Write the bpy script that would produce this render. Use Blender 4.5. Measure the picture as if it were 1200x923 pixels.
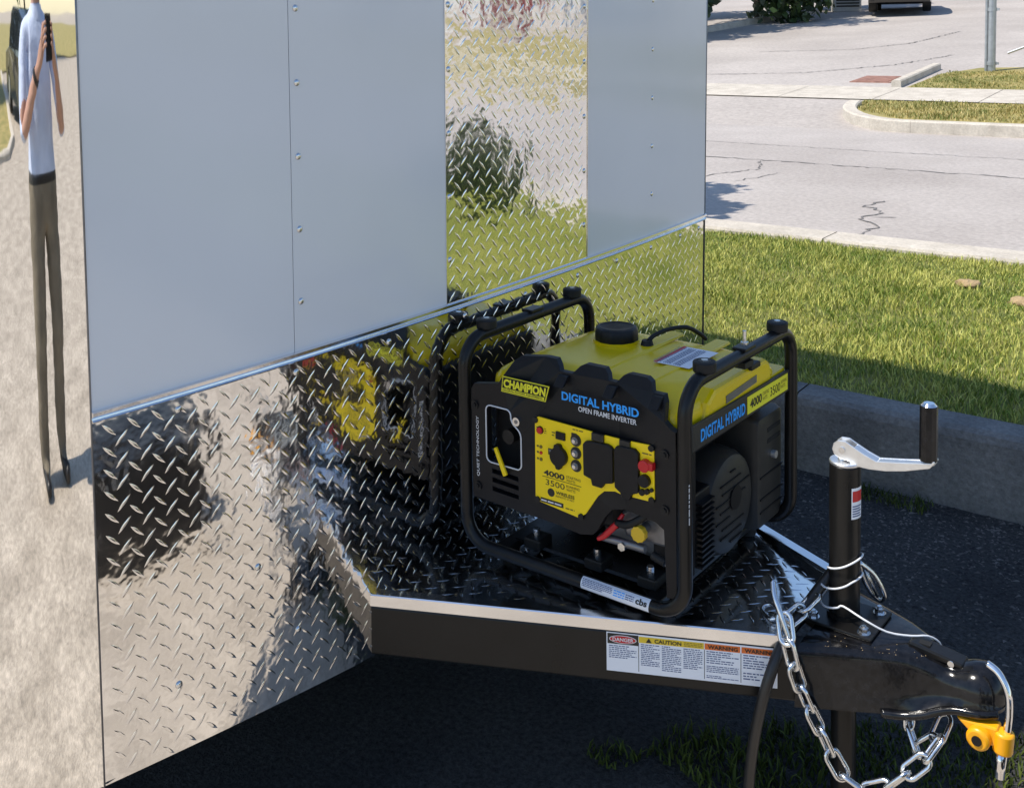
import bpy, bmesh, math, random
import numpy as np
from mathutils import Vector, Matrix, noise

R = math.radians
random.seed(7)
rng = np.random.default_rng(11)
for o in list(bpy.data.objects):
    bpy.data.objects.remove(o)
scn = bpy.context.scene
COL = scn.collection

# ------------------------------------------------------------------ camera
HC = 1.67
cam_d = bpy.data.cameras.new("camera")
cam = bpy.data.objects.new("camera", cam_d)
COL.objects.link(cam)
scn.camera = cam
PITCH, ROLL = 0.075, 0.016
fwd = Vector((0, math.cos(PITCH), -math.sin(PITCH)))
right0 = Vector((1, 0, 0))
down0 = Vector((0, -math.sin(PITCH), -math.cos(PITCH)))
rt = math.cos(ROLL) * right0 + math.sin(ROLL) * down0
dn = -math.sin(ROLL) * right0 + math.cos(ROLL) * down0
cam.matrix_world = Matrix(((rt.x, -dn.x, -fwd.x, 0), (rt.y, -dn.y, -fwd.y, 0), (rt.z, -dn.z, -fwd.z, HC), (0, 0, 0, 1)))
cam_d.sensor_width = 36
cam_d.lens = 36 * 1277 / 1200
cam_d.shift_y = -(461.5 - 126) / 1200      # the photograph is the lower crop of an upright frame
cam_d.clip_start = 0.02
cam_d.clip_end = 600

# ------------------------------------------------------------------ world and sun
to_sun = Vector((-0.567, -0.132, 1)).normalized()
world = bpy.data.worlds.new("World")
scn.world = world
world.use_nodes = True
wn = world.node_tree.nodes
sky = wn.new("ShaderNodeTexSky")
sky.sky_type = 'NISHITA'
sky.sun_disc = False
sky.sun_elevation = math.asin(to_sun.z)
sky.sun_rotation = math.atan2(to_sun.x, to_sun.y)
sky.air_density = 1.0
sky.dust_density = 0.25
sky.ozone_density = 2.0
bgn = wn["Background"]
bgn.inputs["Strength"].default_value = 0.15
world.node_tree.links.new(sky.outputs[0], bgn.inputs["Color"])
sun_d = bpy.data.lights.new("sun", 'SUN')
sun_d.energy = 4.2
sun_d.angle = R(0.5)
sun_d.color = (1.0, 0.94, 0.85)
sun = bpy.data.objects.new("sun", sun_d)
COL.objects.link(sun)
sun.rotation_euler = to_sun.to_track_quat('Z', 'Y').to_euler()
sun.location = (-8, -3, 14)
scn.view_settings.view_transform = 'Standard'
scn.view_settings.look = 'None'
scn.view_settings.gamma = 1
scn.view_settings.exposure = 0.30
scn.view_settings.use_curve_mapping = False

# trailer frame: X out of the front wall, Y along the wall, Z up
YAW = -0.655
ORI = Vector((-0.004, 2.619, 0))
MT = Matrix.Translation(ORI) @ Matrix.Rotation(YAW, 4, 'Z')


# ------------------------------------------------------------------ helpers
def mat(name, col, rough=0.5, metal=0.0, var=0.0, vscale=8.0, bump=0.0, bscale=60.0, rvar=0.0, spec=0.5, coat=0.0, col2=None, island=False, detail=4.0, speck=0.0, sscale=250.0):
    m = bpy.data.materials.new(name)
    m.use_nodes = True
    nt = m.node_tree
    b = nt.nodes["Principled BSDF"]
    b.inputs["Base Color"].default_value = (*col, 1)
    b.inputs["Roughness"].default_value = rough
    b.inputs["Metallic"].default_value = metal
    b.inputs["Specular IOR Level"].default_value = spec
    if coat:
        b.inputs["Coat Weight"].default_value = coat
        b.inputs["Coat Roughness"].default_value = 0.05
    tc = nt.nodes.new("ShaderNodeTexCoord")
    if var or col2 or rvar:
        nz = nt.nodes.new("ShaderNodeTexNoise")
        nz.inputs["Scale"].default_value = vscale
        nz.inputs["Detail"].default_value = detail
        nt.links.new(tc.outputs["Object"], nz.inputs["Vector"])
        src = nz.outputs["Fac"]
        if island:
            g = nt.nodes.new("ShaderNodeNewGeometry")
            ad = nt.nodes.new("ShaderNodeMath")
            ad.operation = 'MULTIPLY_ADD'
            ad.inputs[1].default_value = 0.55
            nt.links.new(g.outputs["Random Per Island"], ad.inputs[0])
            sb = nt.nodes.new("ShaderNodeMath")
            sb.operation = 'MULTIPLY_ADD'
            sb.inputs[1].default_value = 0.9
            sb.inputs[2].default_value = -0.2
            nt.links.new(src, sb.inputs[0])
            nt.links.new(sb.outputs[0], ad.inputs[2])
            src = ad.outputs[0]
        rp = nt.nodes.new("ShaderNodeValToRGB")
        rp.color_ramp.elements[0].position = 0.3
        rp.color_ramp.elements[1].position = 0.72
        c2 = col2 if col2 else tuple(min(1, c * (1 + var)) for c in col)
        c1 = col if col2 else tuple(c * (1 - var) for c in col)
        rp.color_ramp.elements[0].color = (*c1, 1)
        rp.color_ramp.elements[1].color = (*c2, 1)
        nt.links.new(src, rp.inputs[0])
        if var or col2:
            nt.links.new(rp.outputs[0], b.inputs["Base Color"])
        if rvar:
            mr = nt.nodes.new("ShaderNodeMapRange")
            mr.inputs[3].default_value = max(0, rough - rvar)
            mr.inputs[4].default_value = rough + rvar
            nt.links.new(nz.outputs["Fac"], mr.inputs[0])
            nt.links.new(mr.outputs[0], b.inputs["Roughness"])
    if speck:
        n3 = nt.nodes.new("ShaderNodeTexNoise")
        n3.inputs["Scale"].default_value = sscale
        n3.inputs["Detail"].default_value = 8
        n3.inputs["Roughness"].default_value = 0.75
        nt.links.new(tc.outputs["Object"], n3.inputs["Vector"])
        mp = nt.nodes.new("ShaderNodeMapRange")
        mp.inputs[1].default_value = 0.3
        mp.inputs[2].default_value = 0.7
        mp.inputs[3].default_value = 1 - speck
        mp.inputs[4].default_value = 1 + speck
        nt.links.new(n3.outputs["Fac"], mp.inputs[0])
        mx = nt.nodes.new("ShaderNodeVectorMath")
        mx.operation = 'SCALE'
        nt.links.new(rp.outputs[0], mx.inputs[0])
        nt.links.new(mp.outputs[0], mx.inputs["Scale"])
        nt.links.new(mx.outputs[0], b.inputs["Base Color"])
    if bump:
        n2 = nt.nodes.new("ShaderNodeTexNoise")
        n2.inputs["Scale"].default_value = bscale
        n2.inputs["Detail"].default_value = 3
        nt.links.new(tc.outputs["Object"], n2.inputs["Vector"])
        bp = nt.nodes.new("ShaderNodeBump")
        bp.inputs["Strength"].default_value = 1.0
        bp.inputs["Distance"].default_value = bump
        nt.links.new(n2.outputs["Fac"], bp.inputs["Height"])
        nt.links.new(bp.outputs[0], b.inputs["Normal"])
    return m


def link(name, me, m, parent=None, M=None, smooth=False):
    o = bpy.data.objects.new(name, me)
    COL.objects.link(o)
    if m is not None and len(me.materials) == 0:
        me.materials.append(m)
    if parent is not None:
        o.parent = parent
    if M is not None:
        o.matrix_local = M
    if smooth:
        me.polygons.foreach_set("use_smooth", [True] * len(me.polygons))
    return o


def obj(name, bm, m, parent=None, M=None, smooth=False, bevel=0, auto=False):
    bmesh.ops.recalc_face_normals(bm, faces=bm.faces)
    me = bpy.data.meshes.new(name)
    bm.to_mesh(me)
    bm.free()
    o = link(name, me, m, parent, M, smooth or auto)
    if bevel:
        md = o.modifiers.new("bevel", 'BEVEL')
        md.width = bevel
        md.segments = 2
        md.limit_method = 'ANGLE'
        md.angle_limit = R(40)
    if auto:
        sharp(me, 35)
    return o


def sharp(me, deg):
    bm = bmesh.new()
    bm.from_mesh(me)
    for e in bm.edges:
        if len(e.link_faces) == 2 and e.calc_face_angle(0) > R(deg):
            e.smooth = False
    bm.to_mesh(me)
    bm.free()


def pyobj(name, verts, faces, m, parent=None, M=None, smooth=False):
    me = bpy.data.meshes.new(name)
    me.from_pydata([tuple(v) for v in verts], [], faces)
    me.update()
    return link(name, me, m, parent, M, smooth)


def npmesh(name, V, T):
    V = np.asarray(V, np.float32)
    T = np.asarray(T, np.int32)
    me = bpy.data.meshes.new(name)
    me.vertices.add(len(V))
    me.vertices.foreach_set("co", V.ravel())
    me.loops.add(T.size)
    me.loops.foreach_set("vertex_index", T.ravel())
    k = T.shape[1]
    me.polygons.add(len(T))
    me.polygons.foreach_set("loop_start", np.arange(0, T.size, k, dtype=np.int32))
    me.polygons.foreach_set("loop_total", np.full(len(T), k, np.int32))
    me.update(calc_edges=True)
    me.validate()
    return me


def tag(o, label=None, cat=None, group=None, kind=None):
    if label:
        o["label"] = label
    if cat:
        o["category"] = cat
    if group:
        o["group"] = group
    if kind:
        o["kind"] = kind
    return o


def empty(name, M, label, cat, group=None):
    o = bpy.data.objects.new(name, None)
    COL.objects.link(o)
    o.empty_display_size = 0.1
    o.matrix_world = M
    return tag(o, label, cat, group)


def bbox(bm, x0, x1, y0, y1, z0, z1, M=None):
    r = bmesh.ops.create_cube(bm, size=1)
    T = Matrix.Translation(((x0 + x1) / 2, (y0 + y1) / 2, (z0 + z1) / 2)) @ Matrix.Diagonal((x1 - x0, y1 - y0, z1 - z0, 1))
    bmesh.ops.transform(bm, matrix=(M @ T) if M is not None else T, verts=r['verts'])
    return r['verts']


def box(name, x0, x1, y0, y1, z0, z1, m, parent=None, M=None, bevel=0.0):
    bm = bmesh.new()
    bbox(bm, x0, x1, y0, y1, z0, z1)
    return obj(name, bm, m, parent, M, bevel=bevel)


def cyl(bm, p0, p1, r0, r1=None, seg=20, cap=True):
    p0, p1 = Vector(p0), Vector(p1)
    r1 = r0 if r1 is None else r1
    d = p1 - p0
    Mx = Matrix.Translation((p0 + p1) / 2) @ d.to_track_quat('Z', 'Y').to_matrix().to_4x4()
    bmesh.ops.create_cone(bm, cap_ends=cap, segments=seg, radius1=r0, radius2=r1, depth=d.length, matrix=Mx)


def cylo(name, p0, p1, r0, m, parent=None, r1=None, seg=20, M=None, bevel=0):
    bm = bmesh.new()
    cyl(bm, p0, p1, r0, r1, seg)
    return obj(name, bm, m, parent, M, bevel=bevel, auto=True)


def fillet(pts, rad, closed=False, seg=7):
    pts = [Vector(p) for p in pts]
    out = []
    N = len(pts)
    for i, p in enumerate(pts):
        if not closed and i in (0, N - 1):
            out.append(p)
            continue
        a, b = pts[i - 1], pts[(i + 1) % N]
        u, v = (a - p), (b - p)
        rr = min(rad, u.length * 0.49, v.length * 0.49)
        u.normalize()
        v.normalize()
        ang = u.angle(v)
        if ang > 3.1:
            out.append(p)
            continue
        d = rr
        c0, c1 = p + u * d, p + v * d
        rc = d * math.tan(ang / 2)
        cen = p + (u + v).normalized() * (rc / math.sin(ang / 2))
        for k in range(seg + 1):
            t = k / seg
            q = (c0 - cen).lerp(c1 - cen, t)
            s0 = (c0 - cen).normalized()
            s1 = (c1 - cen).normalized()
            om = s0.angle(s1)
            q = (s0 * math.sin((1 - t) * om) + s1 * math.sin(t * om)) / math.sin(om) if om > 1e-4 else s0
            out.append(cen + q * rc)
    return out


def spline(pts, n=8):
    P = [Vector(p) for p in pts]
    P = [P[0] * 2 - P[1]] + P + [P[-1] * 2 - P[-2]]
    out = []
    for i in range(1, len(P) - 2):
        for k in range(n):
            t = k / n
            a, b, c, d = P[i - 1:i + 3]
            out.append(0.5 * ((2 * b) + (c - a) * t + (2 * a - 5 * b + 4 * c - d) * t * t + (3 * b - a - 3 * c + d) * t ** 3))
    out.append(P[-2])
    return out


def tube(bm, path, r, seg=10, closed=False, cap=True):
    path = [Vector(p) for p in path]
    N = len(path)
    tang = []
    for i in range(N):
        a = path[i - 1] if (i > 0 or closed) else path[i]
        b = path[(i + 1) % N] if (i < N - 1 or closed) else path[i]
        tang.append((b - a).normalized())
    up = Vector((0, 0, 1)) if abs(tang[0].z) < 0.9 else Vector((1, 0, 0))
    nrm = tang[0].cross(up).normalized()
    rings = []
    rr = r if callable(r) else (lambda t: r)
    for i in range(N):
        if i > 0:
            q = tang[i - 1].rotation_difference(tang[i])
            nrm = (q @ nrm)
            nrm = (nrm - tang[i] * nrm.dot(tang[i])).normalized()
        bn = tang[i].cross(nrm)
        rad = rr(i / max(1, N - 1))
        rings.append([bm.verts.new(path[i] + (nrm * math.cos(2 * math.pi * k / seg) + bn * math.sin(2 * math.pi * k / seg)) * rad) for k in range(seg)])
    for i in range(N if closed else N - 1):
        A, B = rings[i], rings[(i + 1) % N]
        off = 0
        if closed and i == N - 1:
            off = min(range(seg), key=lambda s: (A[0].co - B[s].co).length)
        for k in range(seg):
            bm.faces.new((A[k], A[(k + 1) % seg], B[(k + 1 + off) % seg], B[(k + off) % seg]))
    if cap and not closed:
        bm.faces.new(rings[0])
        bm.faces.new(rings[-1][::-1])


def tubeo(name, path, r, m, parent=None, seg=10, closed=False, M=None):
    bm = bmesh.new()
    tube(bm, path, r, seg, closed)
    return obj(name, bm, m, parent, M, smooth=True)


def prism(bm, outline, t0, t1, fn, holes=()):
    """extrude a 2D outline (with holes); fn(a, b, t) gives the 3D point"""
    loops = [list(outline)] + [list(h) for h in holes]
    edges = []
    fr = []
    for lp in loops:
        vs = [bm.verts.new(fn(a, b, t0)) for a, b in lp]
        fr.append(vs)
        for i in range(len(vs)):
            edges.append(bm.edges.new((vs[i], vs[(i + 1) % len(vs)])))
    if holes:
        r = bmesh.ops.triangle_fill(bm, use_beauty=True, use_dissolve=False, edges=edges)
        faces = [f for f in r['geom'] if isinstance(f, bmesh.types.BMFace)]
    else:
        faces = [bm.faces.new(fr[0])]
    bk = [[bm.verts.new(fn(a, b, t1)) for a, b in lp] for lp in loops]
    mp = {}
    for A, B in zip(fr, bk):
        for u, v in zip(A, B):
            mp[u] = v
        for i in range(len(A)):
            j = (i + 1) % len(A)
            bm.faces.new((A[i], A[j], B[j], B[i]))
    for f in faces:
        bm.faces.new([mp[v] for v in f.verts][::-1])


def rrect(x0, x1, y0, y1, r, seg=5):
    out = []
    for cx, cy, a0 in ((x1 - r, y1 - r, 0), (x0 + r, y1 - r, 90), (x0 + r, y0 + r, 180), (x1 - r, y0 + r, 270)):
        for k in range(seg + 1):
            a = R(a0 + 90 * k / seg)
            out.append((cx + r * math.cos(a), cy + r * math.sin(a)))
    return out


def loft(bm, rings, cap0=True, cap1=True):
    vs = [[bm.verts.new(p) for p in r] for r in rings]
    n = len(vs[0])
    for A, B in zip(vs, vs[1:]):
        for k in range(n):
            bm.faces.new((A[k], A[(k + 1) % n], B[(k + 1) % n], B[k]))
    if cap0:
        bm.faces.new(vs[0][::-1])
    if cap1:
        bm.faces.new(vs[-1])


def text(name, body, width, height, at, ax, ay, m, parent, bold=0.0, shear=0.0, depth=0.0004):
    """flat lettering, lower left corner at `at`, running along ax with ay up, stretched to width x height"""
    cu = bpy.data.curves.new("t", 'FONT')
    cu.body = body
    cu.size = 1
    cu.offset = bold
    cu.shear = shear
    cu.resolution_u = 3
    to = bpy.data.objects.new("t", cu)
    COL.objects.link(to)
    dg = bpy.context.evaluated_depsgraph_get()
    me = bpy.data.meshes.new_from_object(to.evaluated_get(dg))
    bpy.data.objects.remove(to)
    bpy.data.curves.remove(cu)
    co = np.empty(len(me.vertices) * 3, np.float32)
    me.vertices.foreach_get("co", co)
    co = co.reshape(-1, 3)
    lo, hi = co.min(0), co.max(0)
    ax, ay, at = Vector(ax).normalized(), Vector(ay).normalized(), Vector(at)
    az = ax.cross(ay)
    sx = width / (hi[0] - lo[0])
    sy = height / (hi[1] - lo[1])
    new = [at + ax * float((c[0] - lo[0]) * sx) + ay * float((c[1] - lo[1]) * sy) + az * depth for c in co]
    me.vertices.foreach_set("co", np.array([tuple(v) for v in new], np.float32).ravel())
    me.materials.clear()
    me.update()
    return link(name, me, m, parent)


def print_lines(name, at, ax, ay, width, height, rows, m, parent, seed=0, fill=0.8, depth=0.0005):
    """rows of fine print, one thin bar per word"""
    rd = random.Random(seed)
    at, ax, ay = Vector(at), Vector(ax).normalized(), Vector(ay).normalized()
    az = ax.cross(ay)
    V, F = [], []
    rh = height / rows
    for r in range(rows):
        x = 0
        end = width * (1 if rd.random() < 0.7 else rd.uniform(0.35, 0.9))
        y0 = height - (r + 1) * rh + rh * 0.3
        y1 = y0 + rh * 0.42
        while x < end:
            wd = rh * rd.uniform(0.6, 2.4)
            x1 = min(end, x + wd)
            k = len(V)
            for (a, b) in ((x, y0), (x1, y0), (x1, y1), (x, y1)):
                V.append(at + ax * a + ay * b + az * depth)
            F.append((k, k + 1, k + 2, k + 3))
            x = x1 + rh * 0.35
    return pyobj(name, V, F, m, parent)


def flat(name, at, ax, ay, w, h, m, parent, depth=0.0003, thick=0.0006):
    at, ax, ay = Vector(at), Vector(ax).normalized(), Vector(ay).normalized()
    az = ax.cross(ay)
    bm = bmesh.new()
    vs = []
    for d in (depth - thick, depth):
        vs.append([bm.verts.new(at + ax * a + ay * b + az * d) for a, b in ((0, 0), (w, 0), (w, h), (0, h))])
    bm.faces.new(vs[1])
    bm.faces.new(vs[0][::-1])
    for k in range(4):
        bm.faces.new((vs[0][k], vs[0][(k + 1) % 4], vs[1][(k + 1) % 4], vs[1][k]))
    return obj(name, bm, m, parent)


# ------------------------------------------------------------------ materials
M_ = {}
M_['white'] = mat('white_gelcoat', (0.69, 0.72, 0.76), 0.13, var=0.035, vscale=1.6, bump=0.0028, bscale=2.4, rvar=0.06)
M_['plate'] = mat('tread_aluminium', (0.86, 0.85, 0.84), 0.075, 1.0, rvar=0.05, vscale=9, bump=0.0019, bscale=13)
M_['polish'] = mat('polished_aluminium', (0.92, 0.90, 0.86), 0.022, 1.0, rvar=0.015, vscale=30, bump=0.0003, bscale=7)
M_['trim'] = mat('trim_aluminium', (0.85, 0.85, 0.86), 0.16, 1.0, bump=0.0003, bscale=40)
M_['steel'] = mat('zinc_steel', (0.72, 0.73, 0.74), 0.22, 1.0, var=0.12, vscale=40, bump=0.0004, bscale=120)
M_['cast'] = mat('bright_zinc_cast', (0.80, 0.81, 0.82), 0.34, 0.9, var=0.06, vscale=60, bump=0.0004, bscale=220)
M_['chrome'] = mat('chrome', (0.85, 0.85, 0.86), 0.06, 1.0)
M_['black_paint'] = mat('black_gloss_paint', (0.007, 0.007, 0.008), 0.15, var=0.3, vscale=9, bump=0.0009, bscale=26, spec=0.4, rvar=0.09, speck=0.9, sscale=70)
M_['black_satin'] = mat('black_satin_paint', (0.009, 0.0085, 0.008), 0.30, var=0.25, vscale=15, rvar=0.08, bump=0.0003, bscale=90, spec=0.32)
M_['plastic'] = mat('black_plastic', (0.007, 0.007, 0.0085), 0.42, var=0.2, vscale=25, bump=0.0002, bscale=400, spec=0.3)
M_['plastic2'] = mat('charcoal_plastic', (0.011, 0.0115, 0.0125), 0.38, var=0.15, vscale=25, bump=0.0002, bscale=300, spec=0.32)
M_['rubber'] = mat('rubber', (0.009, 0.009, 0.009), 0.55, bump=0.0002, bscale=200, spec=0.35)
M_['cable'] = mat('cable_sheath', (0.022, 0.020, 0.018), 0.38, bump=0.0004, bscale=60)
M_['charcoal'] = mat('worn_charcoal_plastic', (0.032, 0.030, 0.027), 0.45, var=0.15, vscale=25, bump=0.0002, bscale=300, spec=0.35)
M_['deck'] = mat('dusty_tread_aluminium', (0.82, 0.82, 0.82), 0.11, 1.0, rvar=0.07, vscale=10, bump=0.0014, bscale=11)
M_['dark'] = mat('dark_void', (0.006, 0.006, 0.006), 0.8)
M_['yellow'] = mat('yellow_tank', (0.80, 0.575, 0.004), 0.24, var=0.05, vscale=8, spec=0.4)
M_['yplate'] = mat('yellow_print', (1.0, 0.72, 0.002), 0.35)
M_['ink'] = mat('black_ink', (0.015, 0.014, 0.012), 0.5)
M_['brown_ink'] = mat('brown_ink', (0.20, 0.14, 0.02), 0.5)
M_['blue'] = mat('blue_print', (0.02, 0.36, 0.95), 0.45)
M_['wprint'] = mat('white_print', (0.75, 0.76, 0.78), 0.45)
M_['lime'] = mat('lime_print', (0.85, 0.80, 0.03), 0.45)
M_['label'] = mat('label_white', (0.82, 0.85, 0.90), 0.4)
M_['lblue'] = mat('label_ink_blue', (0.06, 0.09, 0.22), 0.5)
M_['red'] = mat('red_plastic', (0.55, 0.01, 0.015), 0.35)
M_['orange'] = mat('orange_print', (0.75, 0.16, 0.02), 0.45)
M_['cautiony'] = mat('caution_yellow', (0.78, 0.55, 0.03), 0.45)
M_['grey'] = mat('grey_metal', (0.22, 0.22, 0.23), 0.35, 0.7, var=0.15, vscale=30)
M_['ltyellow'] = mat('yellow_dipstick', (0.70, 0.45, 0.02), 0.4)
M_['lock'] = mat('orange_yellow_lock', (0.85, 0.38, 0.006), 0.35, var=0.05)
M_['skin'] = mat('skin', (0.48, 0.27, 0.19), 0.5, var=0.06, vscale=20)
M_['shirt'] = mat('pale_blue_shirt', (0.55, 0.62, 0.78), 0.8, var=0.12, vscale=9, bump=0.014, bscale=10)
M_['trousers'] = mat('khaki_trousers', (0.19, 0.16, 0.115), 0.85, var=0.25, vscale=7, bump=0.012, bscale=11)
M_['belt'] = mat('black_leather', (0.015, 0.013, 0.012), 0.4)
M_['hair'] = mat('dark_hair', (0.03, 0.02, 0.015), 0.6)
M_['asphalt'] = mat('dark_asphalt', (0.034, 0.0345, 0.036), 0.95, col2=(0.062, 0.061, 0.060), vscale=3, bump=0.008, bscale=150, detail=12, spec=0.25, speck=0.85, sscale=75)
M_['lot'] = mat('pale_concrete', (0.32, 0.275, 0.222), 0.9, col2=(0.50, 0.435, 0.36), vscale=4.0, bump=0.006, bscale=90, detail=15, speck=0.4, sscale=24)
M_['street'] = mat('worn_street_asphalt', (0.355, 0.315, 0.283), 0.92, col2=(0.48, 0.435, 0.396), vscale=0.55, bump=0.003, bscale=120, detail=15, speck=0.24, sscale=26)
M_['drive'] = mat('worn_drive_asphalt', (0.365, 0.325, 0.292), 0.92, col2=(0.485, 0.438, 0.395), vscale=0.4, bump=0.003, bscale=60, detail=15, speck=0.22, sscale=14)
M_['concrete'] = mat('kerb_concrete', (0.46, 0.41, 0.34), 0.9, col2=(0.62, 0.56, 0.47), vscale=5, bump=0.003, bscale=70, detail=12, speck=0.18, sscale=40)
M_['curbdark'] = mat('weathered_concrete', (0.135, 0.135, 0.135), 0.92, col2=(0.235, 0.232, 0.225), vscale=4, bump=0.004, bscale=70, detail=14, spec=0.2, speck=0.35, sscale=60)
M_['soil'] = mat('lawn_soil', (0.09, 0.12, 0.02), 0.95, col2=(0.22, 0.20, 0.06), vscale=6, detail=8)
M_['farlawn'] = mat('far_lawn_soil', (0.20, 0.19, 0.055), 0.95, col2=(0.42, 0.33, 0.13), vscale=2.2, detail=8)
M_['grass'] = mat('grass_blades', (0.125, 0.20, 0.014), 0.6, col2=(0.56, 0.54, 0.13), vscale=2.6, island=True)
M_['grass2'] = mat('far_grass_blades', (0.13, 0.17, 0.025), 0.6, col2=(0.50, 0.40, 0.14), vscale=1.0, island=True)
M_['weed'] = mat('weed_blades', (0.030, 0.050, 0.008), 0.6, col2=(0.10, 0.13, 0.025), vscale=3, island=True, spec=0.2)
M_['dirt'] = mat('tan_dirt', (0.42, 0.30, 0.16), 0.95, var=0.2, vscale=40, bump=0.01, bscale=60)
M_['crack'] = mat('crack_filler', (0.17, 0.16, 0.15), 0.9)
M_['chips'] = mat('gravel_chips', (0.03, 0.03, 0.032), 0.95, col2=(0.17, 0.16, 0.15), vscale=3, island=True, spec=0.2)
M_['leaf_dark'] = mat('dark_leaves', (0.018, 0.035, 0.012), 0.5, col2=(0.06, 0.10, 0.025), vscale=1.5, island=True)
M_['leaf_mid'] = mat('green_leaves', (0.035, 0.075, 0.015), 0.5, col2=(0.10, 0.17, 0.035), vscale=1.5, island=True)
M_['leaf_red'] = mat('red_leaves', (0.20, 0.012, 0.02), 0.5, col2=(0.40, 0.05, 0.06), vscale=1.5, island=True)
M_['bark'] = mat('bark', (0.09, 0.07, 0.05), 0.9, var=0.3, vscale=12, bump=0.02, bscale=20)
M_['brick'] = mat('red_brick', (0.30, 0.12, 0.08), 0.9, var=0.2, vscale=20)
M_['siding'] = mat('white_siding', (0.72, 0.72, 0.70), 0.6, var=0.04)
M_['roofm'] = mat('grey_shingle', (0.10, 0.095, 0.09), 0.9, var=0.2, vscale=8)
M_['glass'] = mat('dark_glass', (0.02, 0.025, 0.03), 0.05)
M_['carpaint'] = mat('black_car_paint', (0.012, 0.012, 0.014), 0.12, coat=0.6)
M_['carpaint2'] = mat('dark_blue_car_paint', (0.02, 0.025, 0.035), 0.12, coat=0.6)
M_['galv'] = mat('galvanised_steel', (0.45, 0.46, 0.47), 0.4, 0.8, var=0.12, vscale=12)
M_['acgrey'] = mat('beige_grey_enamel', (0.50, 0.49, 0.46), 0.5, var=0.05)
M_['rust'] = mat('rusty_red_iron', (0.36, 0.20, 0.155), 0.85, var=0.25, vscale=10)
M_['lamp_red'] = mat('tail_lamp_red', (0.35, 0.01, 0.01), 0.2)

# ================================================================== THE GROUND
SL = 0.073


def zfar(w):
    return 0.40 + SL * max(0.0, w - 12.2)


def sheet(name, poly, z, m, sub=None, kind='structure', thick=0.0):
    """flat or z(n,w) polygon in trailer axes"""
    bm = bmesh.new()
    zz = z if callable(z) else (lambda a, b: z)
    vs = [bm.verts.new((a, b, zz(a, b))) for a, b in poly]
    bm.faces.new(vs)
    bmesh.ops.triangulate(bm, faces=bm.faces[:])
    o = obj(name, bm, m, None, MT)
    return tag(o, kind=kind)


def strip(name, prof, n0, n1, m, parent=None, step=None):
    """profile (w, z) swept along n"""
    bm = bmesh.new()
    ns = [n0, n1] if not step else list(np.linspace(n0, n1, max(2, int((n1 - n0) / step))))
    rows = [[bm.verts.new((a, b, c)) for b, c in prof] for a in ns]
    for A, B in zip(rows, rows[1:]):
        for k in range(len(prof) - 1):
            bm.faces.new((A[k], A[k + 1], B[k + 1], B[k]))
    return obj(name, bm, m, parent, None if parent else MT)


base = sheet('ground', [(-140, -160), (140, -160), (140, 1.72), (-140, 1.72)], -0.004, M_['lot'])
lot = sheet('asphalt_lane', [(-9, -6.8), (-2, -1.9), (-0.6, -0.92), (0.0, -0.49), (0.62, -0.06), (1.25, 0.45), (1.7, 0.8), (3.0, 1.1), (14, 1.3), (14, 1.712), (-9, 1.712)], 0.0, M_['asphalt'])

# near kerb, low retaining kerb of the lawn
kerb = bpy.data.objects.new('lot_kerb', None)
COL.objects.link(kerb)
kerb.matrix_world = MT
tag(kerb, kind='structure')
kp = [(1.700, -0.05), (1.712, 0.245), (1.722, 0.268), (1.742, 0.280), (1.85, 0.284), (1.87, 0.275), (1.87, -0.05)]
a = -12.0
while a < 12:
    strip('kerb_stone', kp, a + 0.003, a + 2.997, M_['curbdark'], kerb)
    a += 3.0
sheet('lawn', [(-60, 1.868), (60, 1.868), (60, 4.52), (-60, 4.52)], 0.262, M_['soil'])
kerb2 = bpy.data.objects.new('street_kerb', None)
COL.objects.link(kerb2)
kerb2.matrix_world = MT
tag(kerb2, kind='structure')
a = -31.0
while a < 40:
    strip('kerb_stone', [(4.50, 0.1), (4.505, 0.280), (4.515, 0.296), (4.76, 0.30), (4.785, 0.286), (4.80, 0.19)], a + 0.004, a + 2.496, M_['concrete'], kerb2)
    a += 2.5
sheet('street', [(-110, 4.66), (110, 4.66), (110, 12.22), (-110, 12.22)], 0.20, M_['street'])

# far side: kerb with a return into the side drive, verge, footway, lawn, sloping drive
DR = -4.15     # edge of the side drive
kerb3 = bpy.data.objects.new('far_kerb', None)
COL.objects.link(kerb3)
kerb3.matrix_world = MT
tag(kerb3, kind='structure')


def kerb_run(path, wid, hgt, zf):
    bm = bmesh.new()
    rows = []
    for i, p in enumerate(path):
        p = Vector(p)
        q0 = Vector(path[max(0, i - 1)])
        q1 = Vector(path[min(len(path) - 1, i + 1)])
        t = (q1 - q0).normalized()
        s = Vector((-t.y, t.x))
        z = zf(p)
        rows.append([bm.verts.new((p.x + s.x * d, p.y + s.y * d, z + h)) for d, h in ((0, -0.22), (0.01, hgt - 0.02), (0.03, hgt), (wid - 0.02, hgt), (wid, hgt - 0.02), (wid, -0.22))])
    for A, B in zip(rows, rows[1:]):
        for k in range(5):
            bm.faces.new((A[k], A[k + 1], B[k + 1], B[k]))
    bm.faces.new(rows[0])
    bm.faces.new(rows[-1][::-1])
    obj('kerb_stone', bm, M_['concrete'], kerb3)


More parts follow.
